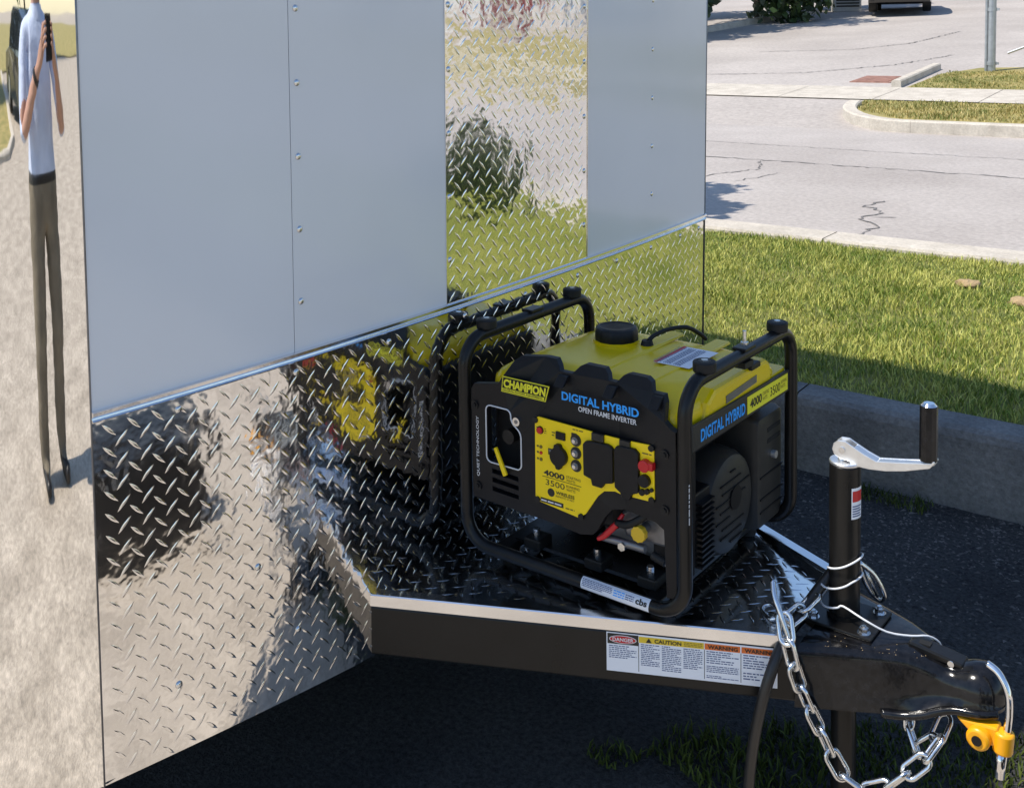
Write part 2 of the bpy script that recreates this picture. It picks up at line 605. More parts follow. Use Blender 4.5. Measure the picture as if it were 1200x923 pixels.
zk = lambda p: 0.20 + min(0.2, max(0, (p.y - 12.2) * 0.12))
ret = [(DR - 0.02 + 1.3 - 1.3 * math.sin(R(t)), 12.18 + 1.3 - 1.3 * math.cos(R(t))) for t in range(90, -1, -9)]
kerb_run(ret[:6], 0.2, 0.16, zk)
kerb_run(ret[5:], 0.2, 0.16, zk)
for k in range(16):
    kerb_run([(DR + 1.28 + k * 2.4 + 0.004, 12.18), (DR + 1.28 + (k + 1) * 2.4 - 0.004, 12.18)], 0.2, 0.16, zk)
for k in range(8):
    kerb_run([(DR - 9 - k * 2.4 - 2.396, 12.18), (DR - 9 - k * 2.4 - 0.004, 12.18)], 0.2, 0.16, zk)


def zs(n, w):
    return zfar(w) - 0.045


def zs_verge(n, w):
    return zfar(w) - 0.055 + (0.0 if w > 12.3 else 0.0)


verge_poly = [(DR + 1.3, 12.34), (60, 12.34), (60, 14.02), (DR + 0.05, 14.02), (DR + 0.05, 13.5)] + [(DR + 0.15 + 1.15 - 1.15 * math.sin(R(t)), 12.34 + 1.15 - 1.15 * math.cos(R(t))) for t in (80, 60, 40, 20)]
sheet('far_verge', verge_poly, zs_verge, M_['farlawn'])
walk = bpy.data.objects.new('footway', None)
COL.objects.link(walk)
walk.matrix_world = MT
tag(walk, kind='structure')
a = -34.0
while a < 40:
    pyobj('paving_slab', [(a + .006, 14.0, zs(0, 14.0) + .004), (a + 1.494, 14.0, zs(0, 14.0) + .004), (a + 1.494, 15.4, zs(0, 15.4) + .004), (a + .006, 15.4, zs(0, 15.4) + .004)], [(0, 1, 2, 3)], M_['concrete'], walk)
    a += 1.5
sheet('far_lawn', [(DR + 0.2, 15.4), (60, 15.4), (60, 24), (2, 19.5), (DR + 0.6, 18.2), (DR + 0.2, 17.2)], zs, M_['farlawn'])
sheet('drive_apron', [(-13.2, 12.21), (DR + 1.3, 12.21), (DR + 1.3, 14.01), (-13.2, 14.01)], lambda n, w: (0.196 if w < 12.5 else zs(n, 14.0) - 0.012), M_['drive'])
sheet('side_verge', [(-60, 12.3), (-13.2, 12.3), (-13.2, 14.02), (-60, 14.02)], zs_verge, M_['farlawn'])
sheet('side_drive', [(-60, 14.0), (80, 14.0), (80, 60), (-60, 60)], lambda n, w: zs(n, w) - 0.016, M_['drive'])
kerb_run([(DR + 0.0 + 0.02 * k, 18.0 - 0.5 * k) for k in range(6)][::-1], 0.16, 0.10, lambda p: zs(0, p.y))
sheet('far_ground', [(-120, 58), (140, 58), (140, 220), (-120, 220)], lambda n, w: 3.7 + (w - 58) * 0.03, M_['farlawn'])
sheet('side_ground', [(60, 12.2), (140, 12.2), (140, 62), (60, 62)], lambda n, w: zs(n, w) - 0.08, M_['farlawn'])
# ground behind the photographer
MTI = MT.inverted()
bl_ = [(-60, -9.6), (-0.2, -9.2), (0.9, -9.6), (1.5, -11), (2.0, -16), (2.4, -24), (6, -26), (40, -26), (40, -90), (-60, -90)]
bl_ = [tuple((MTI @ Vector((x, y, 0))).xy) for x, y in bl_]
sheet('back_lawn', bl_, 0.05, M_['farlawn'])
kerb_run(bl_[1:6][::-1], 0.25, 0.09, lambda p: 0.0)


# road cracks
def crack(pts, wd, z, seed):
    rd = random.Random(seed)
    P = []
    for (a, b) in zip(pts, pts[1:]):
        k = max(2, int(math.dist(a, b) / 0.06))
        for i in range(k):
            t = i / k
            P.append((a[0] + (b[0] - a[0]) * t + rd.uniform(-.035, .035), a[1] + (b[1] - a[1]) * t + rd.uniform(-.035, .035)))
    P.append(pts[-1])
    V, F = [], []
    for i, p in enumerate(P):
        q0, q1 = P[max(0, i - 1)], P[min(len(P) - 1, i + 1)]
        t = Vector((q1[0] - q0[0], q1[1] - q0[1])).normalized()
        ww = 0.6 * wd * rd.uniform(0.3, 1.5) * (0.3 if i in (0, len(P) - 1) else 1)
        V += [(p[0] - t.y * ww, p[1] + t.x * ww, z), (p[0] + t.y * ww, p[1] - t.x * ww, z)]
        if i:
            k = 2 * i
            F.append((k - 2, k - 1, k + 1, k))
    return tag(pyobj('crack', V, F, M_['crack'], None, MT), kind='structure')


crack([(-1.03, 5.2), (-1.02, 5.6), (-1.25, 5.85), (-1.15, 6.15), (-1.42, 6.4), (-1.35, 6.7)], 0.016, 0.2045, 1)
crack([(-1.2, 5.9), (-1.02, 6.0)], 0.012, 0.2045, 5)
crack([(-3.2, 6.6), (-3.25, 7.4), (-3.05, 8.0), (-3.3, 8.6)], 0.014, 0.2045, 2)
crack([(-2.85, 7.1), (-2.75, 7.9)], 0.009, 0.2045, 3)
crack([(-12, 8.9), (-6, 8.75), (-3, 8.65), (0, 8.6), (4, 8.55), (9, 8.6)], 0.022, 0.2045, 4)
crack([(-10, 10.3), (-3, 10.0), (3, 10.05), (9, 10.1)], 0.012, 0.2045, 8)
for pts, s in (([(-9, 16.5), (-6.4, 17.2), (-5.2, 18.6), (-4.6, 20.5)], 6), ([(-9, 21), (-7.0, 21.5), (-6.2, 23), (-6.0, 26)], 7)):
    V = crack(pts, 0.03, 0, s)
    for v in V.data.vertices:
        v.co.z = zs(0, v.co.y) - 0.004


# grass
def blades(name, n0, n1, w0, w1, count, h0, h1, wd, m, zf, mask=None, dens=None):
    a = rng.uniform(n0, n1, count)
    b = rng.uniform(w0, w1, count)
    if mask is not None:
        k = mask(a, b)
        a, b = a[k], b[k]
    N = len(a)
    z = zf(a, b)
    h = rng.uniform(h0, h1, N) * (0.75 + 0.5 * np.sin(a * 2.3 + 1.3 * np.sin(b * 3.1)) ** 2)
    th = rng.uniform(0, 2 * math.pi, N)
    lean = rng.uniform(0.15, 0.95, N) * h
    la = rng.uniform(0, 2 * math.pi, N)
    dx, dy = np.cos(th) * wd / 2, np.sin(th) * wd / 2
    lx, ly = np.cos(la) * lean, np.sin(la) * lean
    V = np.zeros((N, 5, 3))
    V[:, 0] = np.stack([a - dx, b - dy, z], 1)
    V[:, 1] = np.stack([a + dx, b + dy, z], 1)
    V[:, 2] = np.stack([a - dx * .8 + lx * .35, b - dy * .8 + ly * .35, z + h * .6], 1)
    V[:, 3] = np.stack([a + dx * .8 + lx * .35, b + dy * .8 + ly * .35, z + h * .6], 1)
    V[:, 4] = np.stack([a + lx, b + ly, z + h], 1)
    i = np.arange(N)[:, None] * 5
    T = np.concatenate([i + np.array([[0, 1, 3]]), i + np.array([[0, 3, 2]]), i + np.array([[2, 3, 4]])], 0)
    o = link(name, npmesh(name, V.reshape(-1, 3), T), m, None, MT)
    return tag(o, kind='stuff')


g = blades('grass', -5.0, 5.5, 1.86, 4.50, 210000, 0.018, 0.042, 0.0048, M_['grass'], lambda a, b: np.full_like(a, 0.258))
tag(g, 'sunny and shaded mown green grass behind the kerb', 'grass')
g = blades('far_grass', DR + 0.1, 8, 12.4, 17.6, 70000, 0.03, 0.06, 0.012, M_['grass2'], lambda a, b: 0.40 + SL * (b - 12.2) - 0.06,
           mask=lambda a, b: (((b < 13.95) & ((a - DR) > 1.15 * (1 - np.clip((b - 12.3) / 1.15, 0, 1)) ** 1.6 + 0.1)) | ((b > 15.42) & (a > DR + 0.25))))
tag(g, 'dry yellowing grass of the verge across the street', 'grass')


def weedmask(a, b):
    e = ((a - 0.80) / 0.50) ** 2 + ((b - 0.22 - 0.62 * (a - 0.78)) / 0.24) ** 2
    return e < 0.75 + 0.5 * np.sin(a * 17) * np.sin(b * 23)


g = blades('weeds', 0.2, 1.35, -0.3, 0.75, 12000, 0.012, 0.034, 0.005, M_['weed'], lambda a, b: np.zeros_like(a), mask=weedmask)
tag(g, 'dark weeds growing on the asphalt under the trailer tongue', 'weeds')
g = blades('kerb_weeds', 0.22, 0.52, 1.58, 1.69, 260, 0.015, 0.05, 0.004, M_['weed'], lambda a, b: np.zeros_like(a))
tag(g, 'small weed tuft at the foot of the grey kerb', 'weeds')

# gravel and leaf litter on the asphalt
N = 9000
a = rng.uniform(-0.6, 2.2, N)
b = 1.70 - np.abs(rng.normal(0, 0.5, N))
k = (b > 0.35)
a, b = a[k], b[k]
N = len(a)
s = rng.uniform(0.0015, 0.006, N) * rng.uniform(0.6, 1.3, N)
an = rng.uniform(0, 6.28, N)
el = rng.uniform(1, 2.6, N)
tet = np.array([[1, 0, 0], [-.5, .8, 0], [-.5, -.8, 0], [0, 0, .7]])
V = np.zeros((N, 4, 3))
for j in range(4):
    x = tet[j, 0] * s * el
    y = tet[j, 1] * s
    V[:, j, 0] = a + x * np.cos(an) - y * np.sin(an)
    V[:, j, 1] = b + x * np.sin(an) + y * np.cos(an)
    V[:, j, 2] = 0.001 + tet[j, 2] * s
i = np.arange(N)[:, None] * 4
T = np.concatenate([i + np.array([[0, 1, 3]]), i + np.array([[1, 2, 3]]), i + np.array([[2, 0, 3]])], 0)
tag(link('gravel_litter', npmesh('gravel_litter', V.reshape(-1, 3), T), M_['chips'], None, MT), 'scattered gravel and leaf litter on the dark asphalt by the kerb', 'gravel', kind='stuff')

# bare dirt spots in the lawn
for (n_, w_, r_) in ((0.05, 3.86, 0.050), (0.38, 3.62, 0.055)):
    bm = bmesh.new()
    bmesh.ops.create_uvsphere(bm, u_segments=18, v_segments=9, radius=1)
    for v in bm.verts:
        f = 1 + 0.55 * noise.noise(v.co * 3.1 + Vector((n_ * 9, 0, 0)))
        v.co = Vector((v.co.x * r_ * 1.25 * f, v.co.y * r_ * f, v.co.z * 0.028 * f))
    o = obj('dirt_mound', bm, M_['dirt'], None, MT @ Matrix.Translation((n_, w_, 0.27)), smooth=True)
    tag(o, 'small tan dirt mound in the sunny lawn, nearer the ' + ('street kerb' if w_ > 3.7 else 'grey lot kerb'), 'dirt mound', 'dirt mounds in the lawn')

# ================================================================== THE TRAILER
trailer = empty('trailer', MT, 'white and polished aluminium enclosed trailer with tread plate nose and black tongue', 'trailer')


def nb(w):
    return 0.012 - (0.055 if w < -0.35 else 0.03) * (w + 0.35) ** 2


WL, WR = -1.118, 1.085      # ends of the flat front
HTOP, RR, HW = 2.74, 0.55, 1.385


def corner_pts(side):
    """plan of a rounded corner cap from the front wall to the side wall"""
    w0 = WL if side < 0 else WR
    p = [nb(w0) + 0.006, w0]
    th = R(25.5)
    out = [tuple(p)]
    while th < R(90) - 1e-6:
        rad = 0.58 if th < R(45) - 1e-6 else 0.30
        st = R(0.75) if th < R(45) - 1e-6 else R(5)
        tm = th + st / 2
        p[0] -= math.sin(tm) * rad * st
        p[1] += side * math.cos(tm) * rad * st
        th += st
        out.append(tuple(p))
    return out


def ztop(w):
    e = abs(w) - (HW - RR)
    return HTOP if e <= 0 else HTOP - RR + math.sqrt(max(0, RR * RR - min(RR, e) ** 2))


def zbot(w):
    return 0.345 + 0.093 * max(0, min(1.2, abs(w) - 0.515))


def wall_grid(name, w0, w1, off, zb, zt, m, parent=trailer, nw=24, nz=1, thick=0.003):
    ws = np.linspace(w0, w1, nw)
    bm = bmesh.new()
    F, B = [], []
    for w in ws:
        zb_, zt_ = (zb(w) if callable(zb) else zb), (zt(w) if callable(zt) else zt)
        F.append([bm.verts.new((nb(w) + off, w, zb_ + (zt_ - zb_) * k / nz)) for k in range(nz + 1)])
        B.append([bm.verts.new((nb(w) + off - thick, w, zb_ + (zt_ - zb_) * k / nz)) for k in range(nz + 1)])
    for i in range(nw - 1):
        for k in range(nz):
            bm.faces.new((F[i][k], F[i + 1][k], F[i + 1][k + 1], F[i][k + 1]))
            bm.faces.new((B[i][k + 1], B[i + 1][k + 1], B[i + 1][k], B[i][k]))
        bm.faces.new((F[i][0], B[i][0], B[i + 1][0], F[i + 1][0]))
        bm.faces.new((F[i][-1], F[i + 1][-1], B[i + 1][-1], B[i][-1]))
    for i in (0, nw - 1):
        for k in range(nz):
            bm.faces.new((F[i][k], F[i][k + 1], B[i][k + 1], B[i][k]))
    return obj(name, bm, m, parent, auto=True)


ZT = 1.045     # bottom of the white sheets
wall_grid('wall_sheet', WL + 0.002, -0.7045, 0.004, ZT, ztop, M_['white'])
wall_grid('wall_sheet', -0.7030, -0.2685, 0.0045, ZT, ztop, M_['white'])
wall_grid('wall_sheet', 0.3195, WR - 0.002, 0.004, ZT, ztop, M_['white'])
strip_plate = wall_grid('centre_tread_plate', -0.2670, 0.3180, 0.0055, ZT, ztop, M_['plate'])
lower_plate = wall_grid('lower_tread_plate', WL + 0.002, WR - 0.002, 0.003, zbot, ZT - 0.012, M_['plate'], nw=40)
backing = wall_grid('wall_core', WL + 0.004, WR - 0.004, -0.001, lambda w: zbot(w) + 0.01, lambda w: ztop(w) - 0.004, M_['dark'])

TRE_W, TRE_H = 0.0445, 0.0380


def tread(name, plate, ins, place, u0, u1, v0, v1, m):
    V, F = [], []
    L, W, H = 0.0180, 0.0034, 0.0016
    nu, nv = int((u1 - u0) / TRE_W) + 2, int((v1 - v0) / TRE_H) + 2
    for iu in range(nu):
        for iv in range(nv):
            for k, sg in ((0, -1), (1, 1)):
                u = u0 + iu * TRE_W + (0.5 * TRE_W if k else 0)
                v = v0 + iv * TRE_H + (0.5 * TRE_H if k else 0)
                if not ins(u, v):
                    continue
                c, s = math.cos(R(45)), sg * math.sin(R(45))
                b = len(V)
                for (p, q, h) in ((-L, 0, 0), (-L * .5, -W * .75, 0), (0, -W, 0), (L * .5, -W * .75, 0), (L, 0, 0), (L * .5, W * .75, 0), (0, W, 0), (-L * .5, W * .75, 0), (-L * .55, 0, H * .8), (0, 0, H), (L * .55, 0, H * .8)):
                    V.append(place(u + p * c - q * s, v + p * s + q * c, h))
                F += [(b, b + 1, b + 8), (b + 1, b + 2, b + 9, b + 8), (b + 2, b + 3, b + 10, b + 9), (b + 3, b + 4, b + 10),
                      (b + 4, b + 5, b + 10), (b + 5, b + 6, b + 9, b + 10), (b + 6, b + 7, b + 8, b + 9), (b + 7, b, b + 8)]
    o = pyobj(name, V, F, m, plate, None, True)
    tag(o, kind='stuff')
    return o


tread('tread_pattern', lower_plate, lambda u, v: WL + 0.02 < u < WR - 0.02 and zbot(u) + 0.013 < v < ZT - 0.025,
      lambda u, v, h: (nb(u) + 0.003 + h - 0.0001, u, v), -1.0870 - TRE_W, WR, 0.9730 - 0.0380 * 18, ZT, M_['plate'])
tread('tread_pattern', strip_plate, lambda u, v: -0.256 < u < 0.307 and ZT + 0.015 < v < HTOP - 0.05,
      lambda u, v, h: (nb(u) + 0.0055 + h - 0.0001, u, v), -0.27, 0.32, ZT, HTOP, M_['plate'])

# bright drip trim under the white sheets
bm = bmesh.new()
ws = np.linspace(WL, WR, 40)
loft(bm, [[(nb(w) + d, w, ZT + z) for d, z in ((0.0, -0.013), (0.008, -0.014), (0.011, -0.011), (0.0065, -0.006), (0.012, -0.002), (0.012, 0.004), (0.0065, 0.006), (0.0, 0.006))] for w in ws])
obj('drip_trim', bm, M_['trim'], trailer, auto=True)
# thin edge beads of the corner caps and sheet seams
for w_, zt_ in ((WL, ztop(WL)), (WR, ztop(WR))):
    tubeo('edge_bead', [(nb(w_) + 0.004, w_, zbot(w_)), (nb(w_) + 0.004, w_, zt_ - 0.02)], 0.0022, M_['grey'], trailer)
for w_ in (-0.2678, 0.3188):
    box('seam_bead', nb(w_), nb(w_) + 0.0072, w_ - 0.0006, w_ + 0.0006, ZT, HTOP - 0.01, M_['trim'], trailer)
box('seam_gap', nb(-.70375) - 0.002, nb(-.70375) + 0.0005, -0.7045, -0.7030, ZT, HTOP - 0.01, M_['dark'], trailer)

# corner caps
for side in (-1, 1):
    cp = corner_pts(side)
    bm = bmesh.new()
    lo = [bm.verts.new((a, b, zbot(WL) + 0.002)) for a, b in cp]
    hi = [bm.verts.new((a, b, ztop(b))) for a, b in cp]
    for i in range(len(cp) - 1):
        bm.faces.new((lo[i], lo[i + 1], hi[i + 1], hi[i]))
    obj('corner_cap', bm, M_['polish'], trailer, smooth=True)
# sides, roof, floor, back
cl, cr = corner_pts(-1), corner_pts(1)
plan = cl[::-1] + [(nb(w) - 0.002, w) for w in np.linspace(WL + 0.05, WR - 0.05, 14)] + cr
bm = bmesh.new()
fr = [bm.verts.new((a - 0.004, b, ztop(b))) for a, b in plan]
bk = [bm.verts.new((-4.6, b, ztop(b))) for a, b in plan]
for i in range(len(plan) - 1):
    bm.faces.new((fr[i], fr[i + 1], bk[i + 1], bk[i]))
obj('roof', bm, M_['white'], trailer, smooth=True)
for side, c in ((-1, cl), (1, cr)):
    b = c[-1][1]
    x0 = c[-1][0]
    k = 0
    while x0 > -4.5:
        x1 = max(-4.6, x0 - 1.06)
        pyobj('side_sheet', [(x0 - .001, b, .40), (x1 + .001, b, .40), (x1 + .001, b, ztop(b) - 0.001), (x0 - .001, b, ztop(b) - 0.001)], [(0, 1, 2, 3)], M_['white'], trailer)
        x0 = x1
bm = bmesh.new()
vs = [bm.verts.new((a - 0.01, b * 0.995, 0.405)) for a, b in plan] + [bm.verts.new((-4.6, HW - .01, 0.405)), bm.verts.new((-4.6, -HW + .01, 0.405))]
bm.faces.new(vs)
obj('floor', bm, M_['black_satin'], trailer)
bm = bmesh.new()
bw = [(b, ztop(b)) for a, b in plan]
vs = [bm.verts.new((-4.6, b, z)) for b, z in bw] + [bm.verts.new((-4.6, HW, 0.405)), bm.verts.new((-4.6, -HW, 0.405))]
bm.faces.new(vs)
obj('rear_wall', bm, M_['white'], trailer)
for s in (-1, 1):
    for x in (-2.6, -3.45):
        bm = bmesh.new()
        cyl(bm, (x, s * 1.08, 0.34), (x, s * 1.30, 0.34), 0.34, seg=36)
        w = obj('wheel', bm, M_['rubber'], trailer, bevel=0.03, auto=True)
        bm = bmesh.new()
        cyl(bm, (x, s * 1.29, 0.34), (x, s * 1.307, 0.34), 0.2, seg=24)
        obj('rim', bm, M_['cast'], w, auto=True)

# rivets and screws: one mesh shared
bm = bmesh.new()
loft(bm, [[(h, r * math.cos(t * math.pi / 5), r * math.sin(t * math.pi / 5)) for t in range(10)] for h, r in ((0, .0070), (.0012, .0067), (.0028, .0042), (.0033, .0018))])
bmesh.ops.recalc_face_normals(bm, faces=bm.faces)
riv_me = bpy.data.meshes.new('rivet')
bm.to_mesh(riv_me)
bm.free()
rv = [(-0.6865, 1.147 + 0.1405 * k, .0045) for k in range(11)] + [(0.692, 1.17 + 0.1415 * k, .004) for k in range(11)]
rv += [(-0.255, 1.15 + 0.142 * k, .0055) for k in range(11)] + [(0.303, 1.141 + 0.144 * k, .0055) for k in range(11)]
rv += [(w_, 1.010, .003) for w_ in (-0.958, -0.70, -0.45, -0.20, 0.036, 0.276, 0.485, 0.693, 0.897, 1.04)] + [(-0.973, 0.512, .003), (-0.708, 0.496, .003), (-0.80, 0.66, .003)]
for w_, z_, off in rv:
    link('rivet', riv_me, M_['steel'], trailer, Matrix.Translation((nb(w_) + off, w_, z_)), True)

# the whole front leans forward a little
LEAN = -0.016
WALL = ('wall_sheet', 'centre_tread_plate', 'lower_tread_plate', 'wall_core', 'drip_trim', 'edge_bead', 'seam_bead', 'seam_gap', 'corner_cap', 'roof', 'tread_pattern')
done = set()
for o in [c for c in trailer.children] + [g for c in trailer.children for g in c.children]:
    nm = o.name.split('.')[0]
    if nm == 'rivet':
        o.location.x -= LEAN * (o.location.z - 1.04)
    elif nm in WALL and o.data.name not in done:
        done.add(o.data.name)
        for v in o.data.vertices:
            v.co.x -= LEAN * (v.co.z - 1.04)

# A-frame tongue
for s in (-1, 1):
    A0, B0 = Vector((-0.02, s * 0.5245, 0)), Vector((0.90, s * 0.0887, 0))
    d = (B0 - A0).normalized()
    q = Vector((d.y, -d.x, 0)) * (1 if s < 0 else -1)
    bm = bmesh.new()
    loft(bm, [[(p - q * i_) + Vector((0, 0, z)) for i_, z in ((0, .350), (0, .4575), (.052, .4575), (.052, .350))] for p in (A0, B0)])
    beam = obj('tongue_beam', bm, M_['black_satin'], trailer, bevel=0.005)
    beam['label'] = 'black steel tongue beam'

# deck plate
dk = [(-0.002, -0.513), (0.762, -0.152), (0.762, 0.152), (-0.002, 0.513)]


def dz(n, w):
    t = max(0.0, min(1.0, (n - 0.48) / 0.26))
    return -0.24 * max(0.0, w + 0.14) ** 2 * t * t * (3 - 2 * t)


bm = bmesh.new()
up_, dn_ = [], []
for i_ in range(25):
    n_ = -0.002 + 0.764 * i_ / 24
    hw_ = 0.513 - (0.513 - 0.152) * i_ / 24
    up_.append([bm.verts.new((n_, -hw_ + 2 * hw_ * k / 24, 0.480 + dz(n_, -hw_ + 2 * hw_ * k / 24))) for k in range(25)])
for A, B in zip(up_, up_[1:]):
    for k in range(24):
        bm.faces.new((A[k], B[k], B[k + 1], A[k + 1]))
deck = obj('deck_plate', bm, M_['deck'], trailer, smooth=True)


def in_deck(u, v):
    return 0.02 < u < 0.742 and abs(v) < 0.513 - 0.474 * u - 0.028


tread('tread_pattern', deck, in_deck, lambda u, v, h: (u, v, 0.480 + dz(u, v) + h - 0.0001), 0.02, 0.76, -0.51, 0.51, M_['deck'])
for s in (-1, 1):
    A0, B0 = Vector((-0.004, s * 0.515, 0)), Vector((0.765, s * 0.1505, 0))
    d = (B0 - A0).normalized()
    q = Vector((d.y, -d.x, 0)) * (1 if s < 0 else -1)
    bm = bmesh.new()
    loft(bm, [[p + q * o_ + Vector((0, 0, z)) for o_, z in ((.004, .4585), (.004, .4815), (.002, .4835), (-.022, .4835), (-.022, .4805), (.0, .4805), (.0, .4585))] for p in (A0, B0)])
    obj('deck_edge_trim', bm, M_['trim'], trailer, auto=True)
bm = bmesh.new()
bbox(bm, .7625, .7665, -.1505, .1505, .4585, .4825)
obj('deck_nose_trim', bm, M_['trim'], trailer, bevel=0.001)

# coupler
CS = [(.790, .150, .156, .468, .348, .18), (.82, .136, .142, .470, .350, .18), (.886, .106, .112, .471, .353, .2), (.945, .077, .084, .470, .356, .24), (.975, .062, .076, .467, .360, .3),
      (1.005, .050, .070, .458, .370, .4), (1.03, .044, .062, .452, .382, .6), (1.055, .046, .057, .456, .392, .9), (1.075, .049, .055, .466, .397, 1.0), (1.095, .050, .054, .469, .399, 1.0), (1.112, .045, .051, .464, .400, 1.0),
      (1.126, .034, .043, .451, .401, 1.0), (1.135, .018, .026, .432, .402, 1.0), (1.139, .004, .008, .415, .403, 1.0)]
rings = []
for (x, ht, hb, zt, zb_, e) in CS:
    r = [(x, -hb, zb_), (x, -hb * .99 - .001, zb_ + .006), (x, -ht - (hb - ht) * .25, zb_ + (zt - zb_) * .22)]
    zm = zb_ + (zt - zb_) * .35
    for k in range(0, 13):
        t = math.pi * k / 12
        cx = math.copysign(abs(math.cos(t)) ** max(e, .25), math.cos(t))
        sz = math.sin(t) ** max(e, .25)
        r.append((x, -ht * cx, zm + (zt - zm) * sz))
    r += [(x, ht + (hb - ht) * .25, zb_ + (zt - zb_) * .22), (x, hb * .99 + .001, zb_ + .006), (x, hb, zb_)]
    rings.append(r)
bm = bmesh.new()
loft(bm, rings)
coupler = obj('coupler', bm, M_['black_paint'], trailer, auto=True)
bm = bmesh.new()
prism(bm, [(.955, .464), (.965, .474), (1.035, .466), (1.062, .462), (1.066, .452), (.96, .456)], -.019, .019, lambda a, b, t: (a, t, b))
lat = obj('latch', bm, M_['black_satin'], coupler, bevel=0.003)
box('latch_slot', .972, 1.0, -.008, .008, .4705, .4725, M_['dark'], coupler)
cylo('latch_pin', (1.042, -.0195, .458), (1.042, -.0215, .458), .006, M_['steel'], coupler)
# lip along the socket mouth
tubeo('socket_lip', spline([(.935, -.090, .357), (.972, -.080, .361), (1.005, -.073, .371), (1.03, -.065, .383), (1.06, -.058, .394), (1.10, -.054, .399), (1.13, -.038, .402)], 6), .0080, M_['black_paint'], coupler, seg=10)

# chips and grit on the coupler shoulder
V, F = [], []
rd = random.Random(3)
for k in range(26):
    x = rd.uniform(.83, 1.0)
    y = -(.131 - (x - .82) * .44) + rd.uniform(-.001, .05) * rd.random()
    z = .4716 - .12 * max(0, x - .95) - rd.uniform(0, .0015) + .0005
    r = rd.uniform(.0004, .0011)
    b0 = len(V)
    V += [(x - r, y, z), (x, y - r, z + .0003), (x + r * 1.4, y, z), (x, y + r, z + .0006)]
    F.append((b0, b0 + 1, b0 + 2, b0 + 3))
tag(pyobj('grit', V, F, M_['dirt'], coupler), kind='stuff')

# jack
jack = bpy.data.objects.new('tongue_jack', None)
COL.objects.link(jack)
jack.parent = trailer
JX = .829
box('mount_plate', .765, .905, -.062, .062, .4715, .4775, M_['black_satin'], jack, bevel=0.002)
cylo('outer_tube', (JX, 0, .475), (JX, 0, .790), .0305, M_['black_satin'], jack, seg=40, bevel=0.002)
cylo('tube_collar', (JX, 0, .4775), (JX, 0, .486), .034, M_['black_satin'], jack, seg=32)
cylo('top_cap', (JX, 0, .790), (JX, 0, .797), .031, M_['cast'], jack, seg=40, bevel=0.002)
cylo('inner_tube', (JX, 0, .02), (JX, 0, .470), .025, M_['black_satin'], jack, seg=32)
cylo('foot_plate', (JX, 0, 0.0), (JX, 0, .02), .075, M_['black_satin'], jack, seg=32, bevel=.004)
bm = bmesh.new()
cr_ = [(.806, .818), (.809, .830), (.818, .838), (.834, .839), (.850, .831), (.872, .821), (.895, .813), (.945, .822), (.998, .833), (1.004, .838), (1.006, .834), (.996, .822), (.950, .806), (.913, .797), (.880, .793), (.845, .793), (.842, .800), (.822, .802), (.810, .808)]
for lo_, hi_ in ((-.0125, -.0095), (.0095, .0125)):
    prism(bm, cr_, lo_, hi_, lambda a, b, t: (a, t, b))
pts = [(.850, .830), (.872, .820), (.895, .812), (.945, .821), (1.004, .8325), (1.004, .8285), (.945, .817), (.895, .808), (.870, .816), (.848, .826)]
prism(bm, pts, -.0096, .0096, lambda a, b, t: (a, t, b))
crank = obj('crank_arm', bm, M_['cast'], jack, bevel=0.0012)
cylo('crank_hub', (JX - .006, 0, .797), (JX - .006, 0, .832), .0085, M_['cast'], crank)
cylo('pivot_pin', (JX - .002, -.0155, .820), (JX - .002, .0155, .820), .0065, M_['steel'], crank)
cylo('grip', (.990, 0, .833), (.990, 0, .940), .0165, M_['black_paint'], crank, seg=10, bevel=0.001)
cylo('grip_pin', (.990, 0, .940), (.990, 0, .945), .0145, M_['chrome'], crank, seg=24, r1=.010)
for bx, by in ((.782, -.045), (.885, -.045), (.885, .045)):
    bm = bmesh.new()
    cyl(bm, (bx, by, .4775), (bx, by, .479), .013, seg=20)
    cyl(bm, (bx, by, .479), (bx, by, .488), .0095, seg=6)
    cyl(bm, (bx, by, .488), (bx, by, .492), .005, seg=10)
    obj('bolt', bm, M_['steel'], jack, auto=True)
# jack sticker, curved on the tube
rr_ = .0309


def jackpt(t, z):
    return Vector((JX + rr_ * math.cos(t), rr_ * math.sin(t), z))


def jack_patch(name, t0, t1, z0, z1, m, par, rad=0.0):
    V, F = [], []
    K = 8
    for k in range(K + 1):
        t = R(t0 + (t1 - t0) * k / K)
        for z in (z0, z1):
            V.append((JX + (rr_ + rad) * math.cos(t), (rr_ + rad) * math.sin(t), z))
        if k:
            F.append((2 * k - 2, 2 * k, 2 * k + 1, 2 * k - 1))
    return pyobj(name, V, F, m, par)


st = jack_patch('jack_sticker', -46, 12, .687, .750, M_['label'], jack)
jack_patch('red_mark', -42, 8, .722, .744, M_['red'], st, .0003)
for k in range(5):
    jack_patch('print_line', -42, 2 - 7 * (k % 2), .712 - k * .005, .7145 - k * .005, M_['lblue'], st, .0003)

# warning decal on the tongue beam
A0, B0 = Vector((0, -0.515, 0)), Vector((0.762, -0.154, 0))
bd = (B0 - A0).normalized()
bo = Vector((bd.y, -bd.x, 0))
off0 = Vector((-0.02, -0.5245, 0))
# outer face of the near beam passes through off0
base0 = off0 + bd * ((A0 - off0).dot(bd))


def onbeam(s, z, d=0.0008):
    return base0 + bd * s + Vector((0, 0, z)) + bo * d


